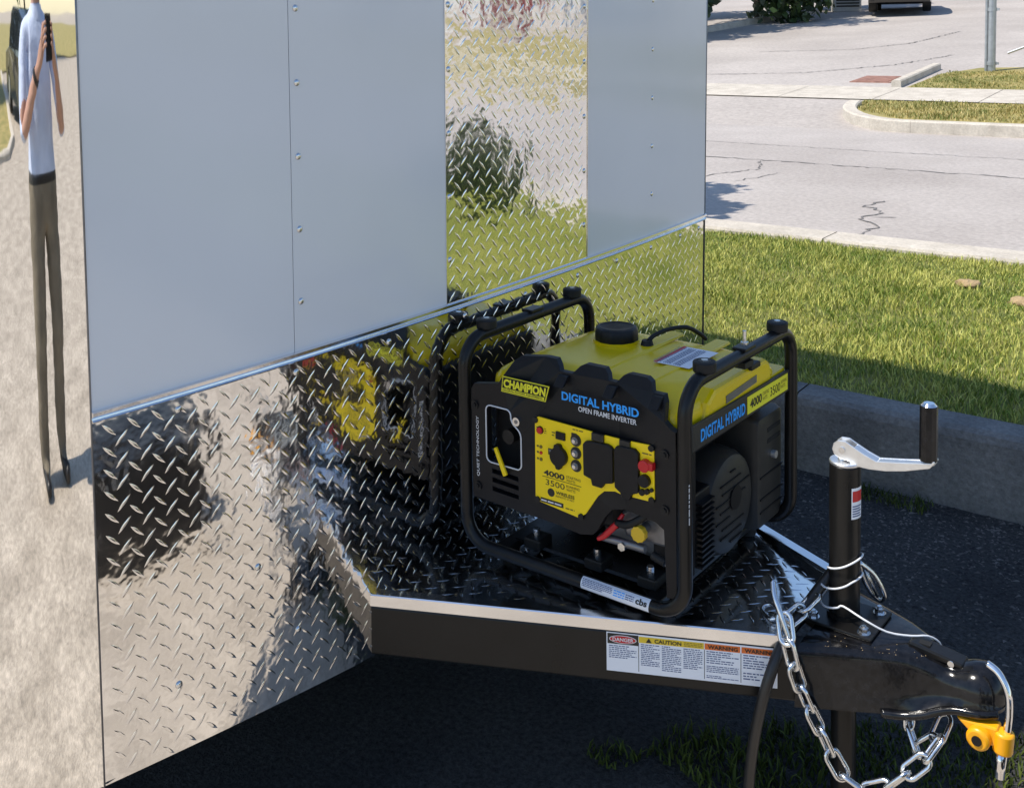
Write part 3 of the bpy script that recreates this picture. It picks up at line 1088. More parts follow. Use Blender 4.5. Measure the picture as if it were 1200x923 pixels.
UPZ = Vector((0, 0, 1))
dec = flat('warning_decal', onbeam(.502, .374), bd, UPZ, .334, .0805, M_['label'], trailer)
dec['label'] = 'white warning decal strip'
flat('danger_block', onbeam(.504, .431), bd, UPZ, .062, .0215, M_['ink'], dec, .0006)
bm = bmesh.new()
c0 = onbeam(.535, .4415)
for rx, ry, d_ in ((.0275, .0085, .0012),):
    vs = [bm.verts.new(c0 + bd * (rx * math.cos(t)) + UPZ * (ry * math.sin(t)) + bo * d_) for t in np.linspace(0, 2 * math.pi, 28, endpoint=False)]
    bm.faces.new(vs)
obj('danger_oval_rim', bm, M_['wprint'], dec)
bm = bmesh.new()
vs = [bm.verts.new(c0 + bd * (.0258 * math.cos(t)) + UPZ * (.0072 * math.sin(t)) + bo * .0016) for t in np.linspace(0, 2 * math.pi, 28, endpoint=False)]
bm.faces.new(vs)
obj('danger_oval', bm, M_['red'], dec)
text('lettering', 'DANGER', .042, .0078, onbeam(.5145, .4376, .0024), bd, UPZ, M_['wprint'], dec, bold=.02)
flat('caution_block', onbeam(.567, .4385), bd, UPZ, .128, .0125, M_['cautiony'], dec, .0006)
text('lettering', 'CAUTION', .053, .0082, onbeam(.598, .4405, .0016), bd, UPZ, M_['ink'], dec, bold=.025)
pyobj('warning_triangle', [onbeam(.581, .4402, .0022), onbeam(.5925, .4402, .0022), onbeam(.58675, .4495, .0022)], [(0, 1, 2)], M_['ink'], dec)
print_lines('fine_print', onbeam(.656, .4400, .0012), bd, UPZ, .036, .0095, 3, M_['brown_ink'], dec, 3)
for s0 in (.6965, .7675):
    flat('warning_block', onbeam(s0, .4385), bd, UPZ, .0685, .0125, M_['orange'], dec, .0006)
    text('lettering', 'WARNING', .058, .0082, onbeam(s0 + .006, .4405, .0016), bd, UPZ, M_['ink'], dec, bold=.03)
for s0 in (.5665, .6960, .7665):
    flat('divider', onbeam(s0 - .0006, .378), bd, UPZ, .0011, .060, M_['ink'], dec, .0007)
for k, (s0, w_, h0, h_, rows) in enumerate(((.507, .055, .401, .028, 7), (.571, .037, .391, .046, 12), (.6125, .038, .384, .053, 14), (.655, .037, .394, .043, 11), (.700, .062, .410, .027, 6), (.700, .062, .392, .015, 4), (.700, .062, .380, .007, 2), (.771, .060, .407, .030, 6), (.771, .060, .384, .017, 3))):
    print_lines('fine_print', onbeam(s0, h0, .0010), bd, UPZ, w_, h_, rows, M_['lblue'], dec, 20 + k)

# ================================================================== things on the tongue
# coupler lock: chrome shackle, orange body
lk = empty('coupler_lock', MT @ Matrix.Translation((1.12, 0, .34)), 'bright orange lock with a curved chrome shackle through the coupler socket', 'lock')
Li = Matrix.Translation((-1.12, 0, -.34))
tubeo('shackle', [Li @ p for p in spline([(1.108, -.028, .487), (1.130, -.034, .478), (1.147, -.040, .452), (1.151, -.045, .42), (1.149, -.048, .385), (1.144, -.049, .34), (1.140, -.049, .300)], 7)], lambda t: .0068 if t < .97 else .004, M_['chrome'], lk, seg=12)
tubeo('shackle_stem', [Li @ Vector((1.1403, -.049, .345)), Li @ Vector((1.138, -.049, .292))], .0088, M_['chrome'], lk, seg=14)
bm = bmesh.new()
cyl(bm, Li @ Vector((1.142, -.049, .342)), Li @ Vector((1.145, -.049, .382)), .0175, seg=24)
obj('lock_body', bm, M_['lock'], lk, bevel=.004, auto=True)
bm = bmesh.new()
cyl(bm, Li @ Vector((1.104, -.075, .362)), Li @ Vector((1.108, -.025, .364)), .021, seg=26)
cb = obj('lock_barrel', bm, M_['lock'], lk, bevel=.005, auto=True)
bm = bmesh.new()
cyl(bm, Li @ Vector((1.1038, -.0775, .362)), Li @ Vector((1.104, -.0745, .362)), .009, seg=18)
obj('keyway', bm, M_['plastic'], cb, auto=True)
bm = bmesh.new()
prism(bm, [(1.062, .384), (1.135, .388), (1.14, .352), (1.105, .352), (1.085, .366)], -.060, -.03, lambda a, b, t: Li @ Vector((a, t, b)))
obj('lock_bridge', bm, M_['lock'], lk, bevel=.004)

# chain link
bm = bmesh.new()
path = []
LL, LWd, LR = .0285, .0132, .0046
for k in range(10):
    t = math.pi * k / 9
    path.append((LL - LWd + LWd * math.sin(t), LWd * math.cos(t), 0))
for k in range(10):
    t = math.pi * k / 9
    path.append((-LL + LWd - LWd * math.sin(t), -LWd * math.cos(t), 0))
tube(bm, path, LR, 8, closed=True)
bmesh.ops.recalc_face_normals(bm, faces=bm.faces)
link_me = bpy.data.meshes.new('link')
bm.to_mesh(link_me)
bm.free()
link_me.materials.append(M_['steel'])
link_me.polygons.foreach_set("use_smooth", [True] * len(link_me.polygons))
PITCHL = 2 * (LL - 1.15 * LR)


def chain(name, pts, label, twist=0.0, jit=0.10, seed=1, roll0=0.6):
    rd = random.Random(seed)
    sp = spline(pts, 40)
    cum = [0]
    for p, q in zip(sp, sp[1:]):
        cum.append(cum[-1] + (q - p).length)
    root = empty(name, MT @ Matrix.Translation(sp[0]), label, 'chain', 'safety chains on the coupler')

    def at(s):
        s = min(max(s, 0), cum[-1])
        for i in range(len(cum) - 1):
            if cum[i + 1] >= s:
                t = (s - cum[i]) / max(1e-9, cum[i + 1] - cum[i])
                return sp[i].lerp(sp[i + 1], t)
        return sp[-1]
    nl = int(cum[-1] / PITCHL)
    for i in range(nl):
        a_, b_ = at(i * PITCHL), at((i + 1) * PITCHL)
        x = (b_ - a_).normalized()
        up = Vector((0, 0, 1)) if abs(x.z) < .9 else Vector((1, .3, 0))
        y = up.cross(x).normalized()
        z = x.cross(y)
        ang = roll0 + (math.pi / 2 if i % 2 else 0) + twist * i + rd.uniform(-jit, jit)
        y2 = y * math.cos(ang) + z * math.sin(ang)
        z2 = x.cross(y2)
        c = (a_ + b_) / 2 - sp[0]
        Mx = Matrix(((x.x, y2.x, z2.x, c.x), (x.y, y2.y, z2.y, c.y), (x.z, y2.z, z2.z, c.z), (0, 0, 0, 1)))
        link('link', link_me, None, root, Mx)
    return root


chain('safety_chain', [(.775, -.172, .535), (.788, -.188, .500), (.803, -.188, .445), (.818, -.170, .380), (.842, -.155, .320), (.868, -.145, .262), (.905, -.140, .222), (.955, -.130, .238), (1.000, -.115, .285), (1.035, -.09, .325), (1.045, -.06, .362)],
      'zinc chain hanging in a loop below the coupler from the deck corner', seed=4, twist=.05)
chain('safety_chain', [(.968, -.03, .362), (.972, -.04, .318), (.985, -.055, .286), (1.008, -.06, .30), (1.028, -.045, .322), (1.033, -.01, .352), (1.025, .02, .366)],
      'short zinc chain bunched under the coupler socket', seed=9, twist=.2, jit=.4)
chain('safety_chain', [(.70, -.085, .489), (.725, -.105, .494), (.748, -.135, .492), (.770, -.130, .505), (.775, -.10, .507), (.785, -.085, .52), (.79, -.05, .525)],
      'zinc chain end heaped on the deck corner behind the jack', seed=13, twist=.1, jit=.5)
# quick link hook joining the chain at the deck corner
hk = empty('chain_hook', MT @ Matrix.Translation((.772, -.172, .54)), 'zinc spring hook at the top of the hanging safety chain', 'hook')
tubeo('hook_body', [Vector(p) - Vector((.772, -.172, .54)) for p in spline([(.742, -.150, .585), (.752, -.165, .565), (.766, -.174, .545), (.782, -.180, .515), (.790, -.182, .494), (.781, -.182, .484), (.770, -.178, .494), (.766, -.172, .515), (.760, -.162, .54)], 6)], .0055, M_['steel'], hk, seg=10)
for k, pts in enumerate(([(.845, .036, .575), (.868, .06, .545), (.885, .072, .505), (.874, .085, .482), (.86, .07, .50), (.848, .05, .54), (.845, .036, .575)],)):
    h2 = empty('chain_hook', MT @ Matrix.Translation((.86, .06, .53)), 'zinc spring hook lying behind the jack tube', 'hook')
    tubeo('hook_body', [Vector(p) - Vector((.86, .06, .53)) for p in spline(pts, 6)], .005, M_['steel'], h2, seg=8)
    tubeo('hook_gate', [Vector((-.012, -.005, .03)), Vector((.012, .012, -.035))], .0035, M_['steel'], h2, seg=8)

# wiring cable
pts = [(.838, .034, .600), (.822, .030, .585), (.796, -.01, .545), (.778, -.06, .510), (.766, -.13, .480), (.758, -.185, .430), (.744, -.205, .36), (.727, -.205, .27), (.716, -.20, .18), (.714, -.19, .09), (.73, -.17, .02), (.78, -.13, .014), (.86, -.10, .013)]
o = tubeo('wiring_cable', spline(pts, 8), .0110, M_['cable'], None, seg=14, M=MT)
tag(o, 'thick black wiring cable drooping from the jack tube to the ground', 'cable')
# breakaway cable: thin bright wire looped round the jack tube
pts = []
for k in range(0, 54):
    t = k / 53
    a_ = -2.2 + t * 2 * math.pi * 2.15
    rad = .0345 + .012 * max(0, math.cos(a_ + 2.4)) * (1 if k > 14 else .4)
    pts.append((JX + rad * math.cos(a_), rad * math.sin(a_), .600 - .085 * t + .022 * math.sin(a_ * 1.0 + 1.2)))
pts += [(.885, -.050, .508), (.925, -.030, .486), (.962, .000, .4765), (.985, .03, .470), (1.0, .052, .452), (1.004, .060, .43)]
o = tubeo('breakaway_cable', spline(pts, 3), .0021, M_['wprint'], None, seg=6, M=MT)
tag(o, 'thin white breakaway cable looped round the black jack tube', 'cable')

# ================================================================== THE GENERATOR
G0 = MT @ Matrix.Translation((.055, -.255, .4835))
gen = empty('generator', G0, 'yellow and black open frame portable generator standing on the tread plate deck', 'generator')
L_, D_ = .553, .505
ZB, ZTp = .029, .489
lp = [(L_ / 2, 0, ZB), (L_, 0, ZB), (L_, 0, ZTp), (L_, D_, ZTp), (L_, D_, ZB), (L_ / 2, D_, ZB), (0, D_, ZB), (0, D_, ZTp), (0, 0, ZTp), (0, 0, ZB)]
frame = tubeo('frame', fillet(lp, .065, True, 9), .0145, M_['black_satin'], gen, seg=16, closed=True)
# tube sleeve and base rails
for gx in (.085, .468):
    box('base_rail', gx - .018, gx + .018, .0, D_, .018, .034, M_['black_satin'], gen, bevel=.003)
for gx in (.085, .468):
    for gy in (.05, D_ - .05):
        cylo('rubber_foot', (gx, gy, 0), (gx, gy, .018), .02, M_['rubber'], gen)
for gx in (0, L_):
    for gy in (.082, .428):
        bm = bmesh.new()
        cyl(bm, (gx, gy, .498), (gx, gy, .520), .0235, seg=28)
        bp_ = obj('bumper', bm, M_['rubber'], gen, bevel=.003, auto=True)
        cylo('bumper_recess', (gx, gy, .5195), (gx, gy, .5206), .013, M_['plastic2'], bp_)
        cylo('bumper_screw', (gx, gy, .5206), (gx, gy, .5225), .007, M_['steel'], bp_, seg=12)
for gx in (0, L_):
    box('frame_bracket', gx - .016, gx + .016, .235, .285, .4995, .507, M_['black_satin'], gen, bevel=.002)
cylo('bracket_stud', (L_, .262, .507), (L_, .262, .538), .0045, M_['steel'], gen, seg=10)
cylo('bracket_nut', (L_, .262, .507), (L_, .262, .514), .009, M_['steel'], gen, seg=6)
box('stud_tail', L_ - .012, L_ + .012, .24, .28, .462, .4745, M_['rubber'], gen)

# front shroud with crenellated top, recess and slots cut through
top = [(.022, .385), (.030, .398), (.098, .410), (.108, .425), (.124, .466), (.138, .478), (.196, .486), (.224, .486), (.238, .474), (.246, .464), (.276, .464), (.288, .482), (.298, .488), (.346, .488), (.358, .478), (.366, .466), (.384, .466), (.394, .482), (.404, .487), (.446, .487), (.460, .480), (.470, .462), (.496, .462), (.506, .448), (.510, .412), (.522, .402), (.535, .396)]
out = [(.022, .140), ] + top + [(.536, .062), (.514, .058), (.508, .195), (.488, .206), (.42, .213), (.390, .205), (.372, .185), (.352, .150), (.340, .138), (.31, .131), (.25, .136)]


def fp(a, b, t):
    lean = max(0.0, b - .432) / .056 * .045
    return Vector((a, -.004 + t + lean, b - lean * .22))


hole = fillet([(.066, .232, 0), (.158, .232, 0), (.158, .312, 0), (.131, .330, 0), (.131, .356, 0), (.066, .356, 0)], .012, True, 4)
hole = [(p.x, p.y) for p in hole]
slots = [[(.078, z), (.150, z - .002), (.150, z + .008), (.078, z + .010)] for z in (.206, .186, .166)]
bm = bmesh.new()
prism(bm, out, 0, .016, fp, [hole] + slots)
shroud = obj('front_shroud', bm, M_['plastic'], gen, bevel=.0025)
# raised pads between the battlements
for gx in (.252, .372, .478):
    bm = bmesh.new()
    prism(bm, [(gx - .004, .435), (gx + .020, .435), (gx + .020, .459), (gx - .004, .459)], -.0075, .004, fp)
    obj('shroud_pad', bm, M_['plastic'], shroud, bevel=.002)
# white outline of the recess
ol = fillet([(.064, -.0052, .230), (.160, -.0052, .230), (.160, -.0052, .314), (.133, -.0052, .332), (.133, -.0052, .358), (.064, -.0052, .358)], .013, True, 5)
ol = [p for p in ol if not (p.z < .236 and .098 < p.x < .142)]
i0 = min(range(len(ol)), key=lambda i: (ol[i].x - .142) ** 2 + (ol[i].z - .232) ** 2)
ol = [q for q in ol if q.z > .2305 or q.x < .1]
tubeo('recess_outline', ol, .0016, M_['wprint'], shroud, seg=6, closed=True)
bm = bmesh.new()
bbox(bm, .055, .17, .055, .058, .15, .37)
obj('recess_back', bm, M_['dark'], shroud)
cylo('recess_knob', (.105, .02, .285), (.105, .05, .285), .016, M_['plastic2'], shroud)
cylo('key_barrel', (.149, -.0085, .337), (.149, .002, .337), .0095, M_['steel'], shroud, seg=24)
cylo('key_slot', (.149, -.0092, .337), (.149, -.0084, .337), .0045, M_['grey'], shroud, seg=16)
bm = bmesh.new()
dv = Vector((.027, 0, -.056)).normalized()
sv = Vector((dv.z, 0, -dv.x))
p0, p1 = Vector((.095, 0, .270)), Vector((.122, 0, .213))
vs = []
for y in (-.016, -.009):
    vs.append([bm.verts.new(Vector((q.x, y, q.z))) for q in (p0 + sv * .004, p1 + sv * .0055, p1 - sv * .0055, p0 - sv * .004)])
bm.faces.new(vs[0])
bm.faces.new(vs[1][::-1])
for k in range(4):
    bm.faces.new((vs[0][k], vs[0][(k + 1) % 4], vs[1][(k + 1) % 4], vs[1][k]))
obj('choke_lever', bm, M_['yplate'], shroud, bevel=.0018)
for gx, gz in ((.033, .351), (.038, .168), (.511, .348), (.511, .236)):
    bm = bmesh.new()
    cyl(bm, (gx, -.0075, gz), (gx, -.003, gz), .0095, seg=20)
    b_ = obj('bolt_boss', bm, M_['plastic2'], shroud, auto=True)
    cylo('bolt_head', (gx, -.0105, gz), (gx, -.007, gz), .0055, M_['rubber'], b_, seg=6)

FX, FZ, YF = Vector((1, 0, 0)), Vector((0, 0, 1)), -.0042


def fa(x, z, d=0.0):
    return (x, YF - d, z)


# brand badge
bm = bmesh.new()
prism(bm, [(.108, .3955), (.226, .3955), (.2365, .4305), (.1125, .4305)], -.0010, .0002, lambda a, b, t: (a, YF + t, b))
badge = obj('brand_badge', bm, M_['lime'], shroud)
bm = bmesh.new()
prism(bm, [(.1105, .3975), (.2245, .3975), (.2335, .4285), (.1145, .4285)], -.0016, -.0011, lambda a, b, t: (a, YF + t, b))
obj('badge_field', bm, M_['plastic'], badge)
text('lettering', 'CHAMPION', .113, .0195, fa(.1155, .4065, .0018), FX, FZ, M_['lime'], badge, bold=.05, shear=.12)
flat('badge_band', fa(.1115, .3985, .0018), FX, FZ, .112, .0062, M_['lime'], badge, .0)
text('lettering', 'GLOBAL POWER EQUIPMENT', .106, .0040, fa(.114, .3996, .0022), FX, FZ, M_['ink'], badge, bold=.01)
text('lettering', 'DIGITAL HYBRID', .186, .0185, fa(.2675, .4085), FX, FZ, M_['blue'], shroud, bold=.03)
text('lettering', 'OPEN FRAME INVERTER', .139, .0110, fa(.309, .3925), FX, FZ, M_['wprint'], shroud, bold=.012)
text('lettering', 'QUIET TECHNOLOGY', .136, .0085, (.0435, YF, .190), FZ, (-1, 0, 0), M_['wprint'], shroud, bold=.012)

# yellow control plate
yp = [(.199, .356), (.208, .3605), (.344, .3575), (.346, .350), (.372, .350), (.374, .357), (.408, .357), (.412, .351), (.434, .351), (.436, .358), (.478, .360), (.488, .350), (.489, .250), (.478, .246), (.438, .2445), (.415, .243), (.398, .246), (.372, .240), (.356, .225), (.326, .180), (.309, .167), (.208, .1765), (.198, .186)]
bm = bmesh.new()
prism(bm, yp, -.0025, .0002, lambda a, b, t: (a, YF + t, b))
cpl = obj('control_plate', bm, M_['yplate'], gen)
cpl['label'] = 'yellow control plate'
YC = .0027
for gx, gz in ((.201, .3525), (.483, .355), (.483, .250), (.204, .180), (.315, .1715)):
    cylo('plate_screw', (gx, YF - YC - .003, gz), (gx, YF, gz), .0065, M_['plastic2'], cpl, seg=14)
cylo('start_button', (.213, YF - YC - .005, .333), (.213, YF, .333), .0068, M_['red'], cpl, seg=18)
cylo('button_bezel', (.213, YF - YC - .0015, .333), (.213, YF, .333), .0085, M_['plastic2'], cpl, seg=18)
box('rocker_switch', .2545, .2775, YF - YC - .004, YF, .324, .340, M_['plastic'], cpl, bevel=.001)
box('switch_label', .293, .306, YF - YC - .0008, YF, .3335, .345, M_['ink'], cpl)
bm = bmesh.new()
out_d = []
for k in range(36):
    t = 2 * math.pi * k / 36
    r = .0205 + (.006 if (R(70) < t < R(110) or R(250) < t < R(290)) else 0)
    out_d.append((.263 + r * math.cos(t), .288 + r * math.sin(t)))
prism(bm, out_d, -.013, 0, lambda a, b, t: (a, YF + t, b))
dial = obj('fuel_dial', bm, M_['plastic'], cpl, bevel=.0015)
box('dial_label', .2335, .252, YF - YC - .0012, YF, .2855, .2985, M_['ink'], cpl)
text('lettering', 'CHOKE', .013, .0045, fa(.236, .2925, .0042), FX, FZ, M_['wprint'], cpl)
text('lettering', 'RUN', .008, .0045, fa(.238, .2870, .0042), FX, FZ, M_['wprint'], cpl)
for gz in (.331, .304, .277):
    ring = [(.304 + .0128 * math.cos(t), gz + .0128 * math.sin(t)) for t in np.linspace(0, 2 * math.pi, 20, endpoint=False)]
    bm = bmesh.new()
    prism(bm, ring, -YC - .0015, 0, lambda a, b, t: (a, YF + t, b))
    bkr = obj('breaker', bm, M_['ink'], cpl)
    cylo('breaker_nut', (.3035, YF - YC - .005, gz), (.3035, YF, gz), .0078, M_['grey'], bkr, seg=18)
    cylo('breaker_stem', (.3035, YF - YC - .0095, gz), (.3035, YF, gz), .0042, M_['steel'], bkr, seg=16)
for gz in (.297, .284, .270):
    cylo('indicator', (.2145, YF - YC - .0018, gz), (.2145, YF, gz), .0036, M_['red'] if gz == .284 else M_['brown_ink'], cpl, seg=12)
    flat('indicator_mark', fa(.2035, gz - .002, YC), FX, FZ, .005, .004, M_['brown_ink'], cpl, .0006)
# outlet covers with their hinge tabs
for pts_, split in (([(.326, .265), (.344, .2605), (.347, .248), (.370, .2475), (.377, .259), (.397, .264), (.397, .334), (.392, .339), (.384, .3415), (.346, .3405), (.331, .337), (.325, .330)], None),
                    ([(.401, .258), (.414, .250), (.418, .2395), (.435, .239), (.441, .2525), (.456, .259), (.457, .339), (.447, .3465), (.416, .3465), (.405, .343), (.400, .336)], .2995)):
    bm = bmesh.new()
    prism(bm, pts_, -YC - .008, 0, lambda a, b, t: (a, YF + t, b))
    oc = obj('outlet_cover', bm, M_['plastic'], cpl, bevel=.0022)
    if split:
        box('cover_groove', .4025, .4555, YF - YC - .0082, YF - YC - .0075, split - .0005, split + .0005, M_['dark'], oc)
for x0, x1, z1 in ((.345, .3735, .3575), (.4115, .4355, .3575)):
    box('outlet_label', x0, x1, YF - YC - .0045, YF, .3425, z1, M_['ink'], cpl)
for x0, x1 in ((.350, .356), (.360, .369), (.418, .428)):
    flat('label_mark', fa(x0, .3475, YC + .0022), FX, FZ, x1 - x0, .005, M_['wprint'], cpl, .0006)
bm = bmesh.new()
cyl(bm, (.471, YF - .016, .319), (.471, YF, .319), .0125, seg=12)
bbox(bm, .462, .491, YF - .014, YF, .312, .328)
obj('parallel_socket', bm, M_['red'], cpl, bevel=.002)
cylo('accessory_socket', (.469, YF - .012, .287), (.469, YF, .287), .0125, M_['plastic'], cpl)
cylo('ground_terminal', (.463, YF - .009, .262), (.463, YF, .262), .0065, M_['plastic'], cpl, seg=10)
cylo('ground_nut', (.474, YF - .009, .266), (.474, YF, .266), .006, M_['plastic'], cpl, seg=6)
cylo('mini_terminal', (.484, YF - .007, .271), (.484, YF, .271), .004, M_['plastic2'], cpl, seg=10)
text('lettering', '4000', .0535, .0125, fa(.2205, .2375, YC), FX, FZ, M_['ink'], cpl, bold=.03)
text('lettering', 'STARTING', .036, .0055, fa(.2785, .2445, YC), FX, FZ, M_['brown_ink'], cpl, bold=.01)
text('lettering', 'WATTS', .0225, .0055, fa(.2785, .2372, YC), FX, FZ, M_['brown_ink'], cpl, bold=.01)
flat('print_rule', fa(.217, .2342, YC), FX, FZ, .099, .0009, M_['ink'], cpl, .0006)
text('lettering', '3500', .0485, .0125, fa(.2255, .2175, YC), FX, FZ, M_['ink'], cpl)
text('lettering', 'RUNNING', .033, .0055, fa(.2785, .2245, YC), FX, FZ, M_['brown_ink'], cpl, bold=.01)
text('lettering', 'WATTS', .0225, .0055, fa(.2785, .2172, YC), FX, FZ, M_['brown_ink'], cpl, bold=.01)
cylo('wireless_roundel', (.239, YF - YC - .0006, .2035), (.239, YF, .2035), .0088, M_['ink'], cpl, seg=24)
text('lettering', 'WIRELESS', .047, .0075, fa(.2515, .2030, YC), FX, FZ, M_['ink'], cpl, bold=.02)
text('lettering', 'REMOTE START', .047, .0045, fa(.2515, .1970, YC), FX, FZ, M_['brown_ink'], cpl)
box('print_block', .2115, .270, YF - YC - .0006, YF, .1775, .187, M_['ink'], cpl)
print_lines('fine_print', fa(.2135, .1785, YC + .0006), FX, FZ, .054, .0075, 1, M_['wprint'], cpl, 5)
print_lines('fine_print', fa(.276, .176, YC), FX, FZ, .028, .0065, 1, M_['brown_ink'], cpl, 6)
print_lines('fine_print', fa(.296, .350, YC), FX, FZ, .026, .0055, 1, M_['brown_ink'], cpl, 9)
for gx in (.2025, .2235):
    print_lines('fine_print', fa(gx, .327, YC), FX, FZ, .0055, .013, 3, M_['brown_ink'], cpl, 7)
print_lines('fine_print', fa(.462, .338, YC), FX, FZ, .022, .006, 1, M_['brown_ink'], cpl, 8)
print_lines('fine_print', fa(.243, .326, YC), FX, FZ, .0085, .012, 2, M_['brown_ink'], cpl, 10)

# fuel tank
bm = bmesh.new()
TX0, TX1, TY0, TY1 = .050, .540, .018, .470
rings = []
for z, ins, rad in ((.345, .004, .035), (.385, 0, .04), (.412, .001, .045), (.424, .008, .05), (.432, .020, .055), (.444, .052, .06), (.4505, .066, .06), (.4525, .080, .06), (.453, .115, .06)):
    rings.append([(x, y, z - .010 * max(0, (y - .25)) / .22) for x, y in rrect(TX0 + ins, TX1 - ins * .75, TY0 + ins, TY1 - ins, rad, 8)])
loft(bm, rings)
tank = obj('fuel_tank', bm, M_['yellow'], gen, smooth=True)
sharp(tank.data, 60)
for gx in (.30, .42):
    bm = bmesh.new()
    loft(bm, [[(gx - .022 + i_, y, z) for i_, z in ((0, .4490), (.005, .4555), (.037, .4555), (.042, .4490))] for y in (.09, .43)])
    obj('tank_rib', bm, M_['yellow'], tank, bevel=.002, auto=True)
# tank shoulder facing the right side with its sight plate
bm = bmesh.new()
prism(bm, [(.085, .375), (.415, .375), (.408, .432), (.385, .445), (.14, .445), (.105, .425)], .49, .548, lambda a, b, t: (t, a, b))
sh_ = obj('tank_shoulder', bm, M_['yellow'], tank, bevel=.010)
bm = bmesh.new()
prism(bm, [(.185, .402), (.330, .408), (.330, .424), (.185, .418)], .547, .5495, lambda a, b, t: (t, a, b))
obj('sight_plate', bm, M_['grey'], sh_)
box('tank_latch', .535, .552, .30, .345, .440, .452, M_['plastic'], tank, bevel=.002)
bm = bmesh.new()
loft(bm, [[(x, y, z) for x, y in rrect(.43, .545, .40, .50, .02)] for z in (.385, .398)])
obj('tank_flange', bm, M_['yellow'], tank, bevel=.002)
cylo('flange_bolt', (.515, .44, .398), (.515, .44, .414), .013, M_['plastic'], tank)
# filler cap with grip flutes
bm = bmesh.new()
cap = []
for z, r in ((.452, .049), (.456, .051), (.478, .0505), (.484, .047), (.486, .040), (.484, .036), (.484, .012)):
    ring = []
    for k in range(48):
        t = 2 * math.pi * k / 48
        rr2 = r * (1 - (.022 if (k % 4 < 2 and .455 < z < .486) else 0))
        ring.append((.212 + rr2 * math.cos(t), .300 + rr2 * math.sin(t), z))
    cap.append(ring)
loft(bm, cap)
fc = obj('filler_cap', bm, M_['plastic'], tank, auto=True)
print_lines('cap_print', (.190, .283, .4842), (1, 0, 0), (0, 1, 0), .044, .034, 5, M_['plastic2'], fc, 4)
cylo('filler_neck', (.212, .300, .444), (.212, .300, .456), .054, M_['yellow'], tank, seg=32)
# vent hose
cylo('vent_grommet', (.295, .298, .452), (.295, .298, .466), .016, M_['rubber'], tank, r1=.012)
tubeo('vent_hose', spline([(.297, .300, .464), (.303, .318, .474), (.316, .36, .480), (.336, .41, .476), (.352, .445, .455), (.36, .46, .44)], 6), .0052, M_['rubber'], tank, seg=8)
# tank safety label
lb = flat('safety_label', (.372, .195, .4565), (1, 0, 0), (0, 1, 0), .086, .135, M_['label'], tank)
lb['label'] = 'white and red safety label'
flat('red_band', (.372, .195, .4572), (1, 0, 0), (0, 1, 0), .008, .135, M_['red'], lb)
for k in range(3):
    print_lines('fine_print', (.386 + .024 * k, .200, .4572), (0, 1, 0), (-1, 0, 0), .122, .020, 4, M_['lblue'], lb, 40 + k)

# side label band on the right
bm = bmesh.new()
prism(bm, [(.012, .350), (.495, .345), (.495, .394), (.012, .402)], .548, .5545, lambda a, b, t: (t, a, b))
band = obj('side_band', bm, M_['charcoal'], gen, bevel=.0015)
SY, XB = Vector((0, 1, 0)), .5546
text('lettering', 'DIGITAL HYBRID', .200, .026, (XB, .062, .3610), (0, 1, -.012), (0, 0, 1), M_['blue'], band, bold=.03)
bm = bmesh.new()
prism(bm, [(.272, .354), (.480, .3515), (.480, .389), (.272, .392)], .5545, .5555, lambda a, b, t: (t, a, b))
yb = obj('rating_panel', bm, M_['lime'], band)
text('lettering', '4000', .058, .020, (XB + .001, .284, .363), (0, 1, -.012), (0, 0, 1), M_['ink'], yb, bold=.03)
text('lettering', '3500', .052, .020, (XB + .001, .386, .361), (0, 1, -.012), (0, 0, 1), M_['ink'], yb)
for y0, t1, t2 in ((.346, 'STARTING', 'WATTS'), (.442, 'RUNNING', 'WATTS')):
    text('lettering', t1, .032, .008, (XB + .001, y0, .374), (0, 1, -.012), (0, 0, 1), M_['brown_ink'], yb)
    text('lettering', t2, .024, .008, (XB + .001, y0, .363), (0, 1, -.012), (0, 0, 1), M_['brown_ink'], yb)
# label on the front right post
V, F = [], []
for k in range(6):
    t = R(-75 + 75 * k / 5)
    for z in (.22, .305):
        V.append((L_ + .0149 * math.cos(t), .0149 * math.sin(t), z))
    if k:
        F.append((2 * k - 2, 2 * k, 2 * k + 1, 2 * k - 1))
ps = pyobj('post_sticker', V, F, M_['plastic2'], gen)
print_lines('fine_print', (L_ + .0147, -.004, .222), (0, 0, 1), (0, -1, 0), .08, .008, 1, M_['wprint'], ps, 12, depth=-.0012)

# recoil starter cover: domed disc with louvres, and its housing
RC = Vector((.505, .266, .152))
bm = bmesh.new()
rings = []
for x, r in ((.380, .112), (.470, .116), (.500, .113), (.517, .104), (.524, .090), (.526, .060), (.526, .02)):
    rings.append([(x, RC.y + r * math.cos(t), RC.z + r * math.sin(t)) for t in np.linspace(0, 2 * math.pi, 48, endpoint=False)])
loft(bm, rings)
rec = obj('recoil_cover', bm, M_['charcoal'], gen, auto=True)
for k in range(9):
    z = RC.z - .075 + k * .019
    hw_ = math.sqrt(max(.0001, .085 ** 2 - (z - RC.z) ** 2))
    y0 = RC.y - hw_ + (.0 if k % 2 else .02)
    y1 = RC.y + hw_ - (.03 if k % 3 else .0)
    if abs(z - RC.z) < .02:
        y1 = RC.y - .02
    box('louvre', .5255, .5285, y0, y1, z - .0016, z + .0016, M_['rubber'], rec)
cylo('recoil_hub', (.52, RC.y + .005, RC.z + .015), (.530, RC.y + .005, RC.z + .015), .026, M_['plastic'], rec)
for k in range(12):
    z = .07 + k * .012
    box('grille_bar', .500, .530, .115, .172, z, z + .0045, M_['plastic'], gen)
box('grille_frame', .42, .515, .105, .180, .055, .225, M_['plastic'], gen, bevel=.004)
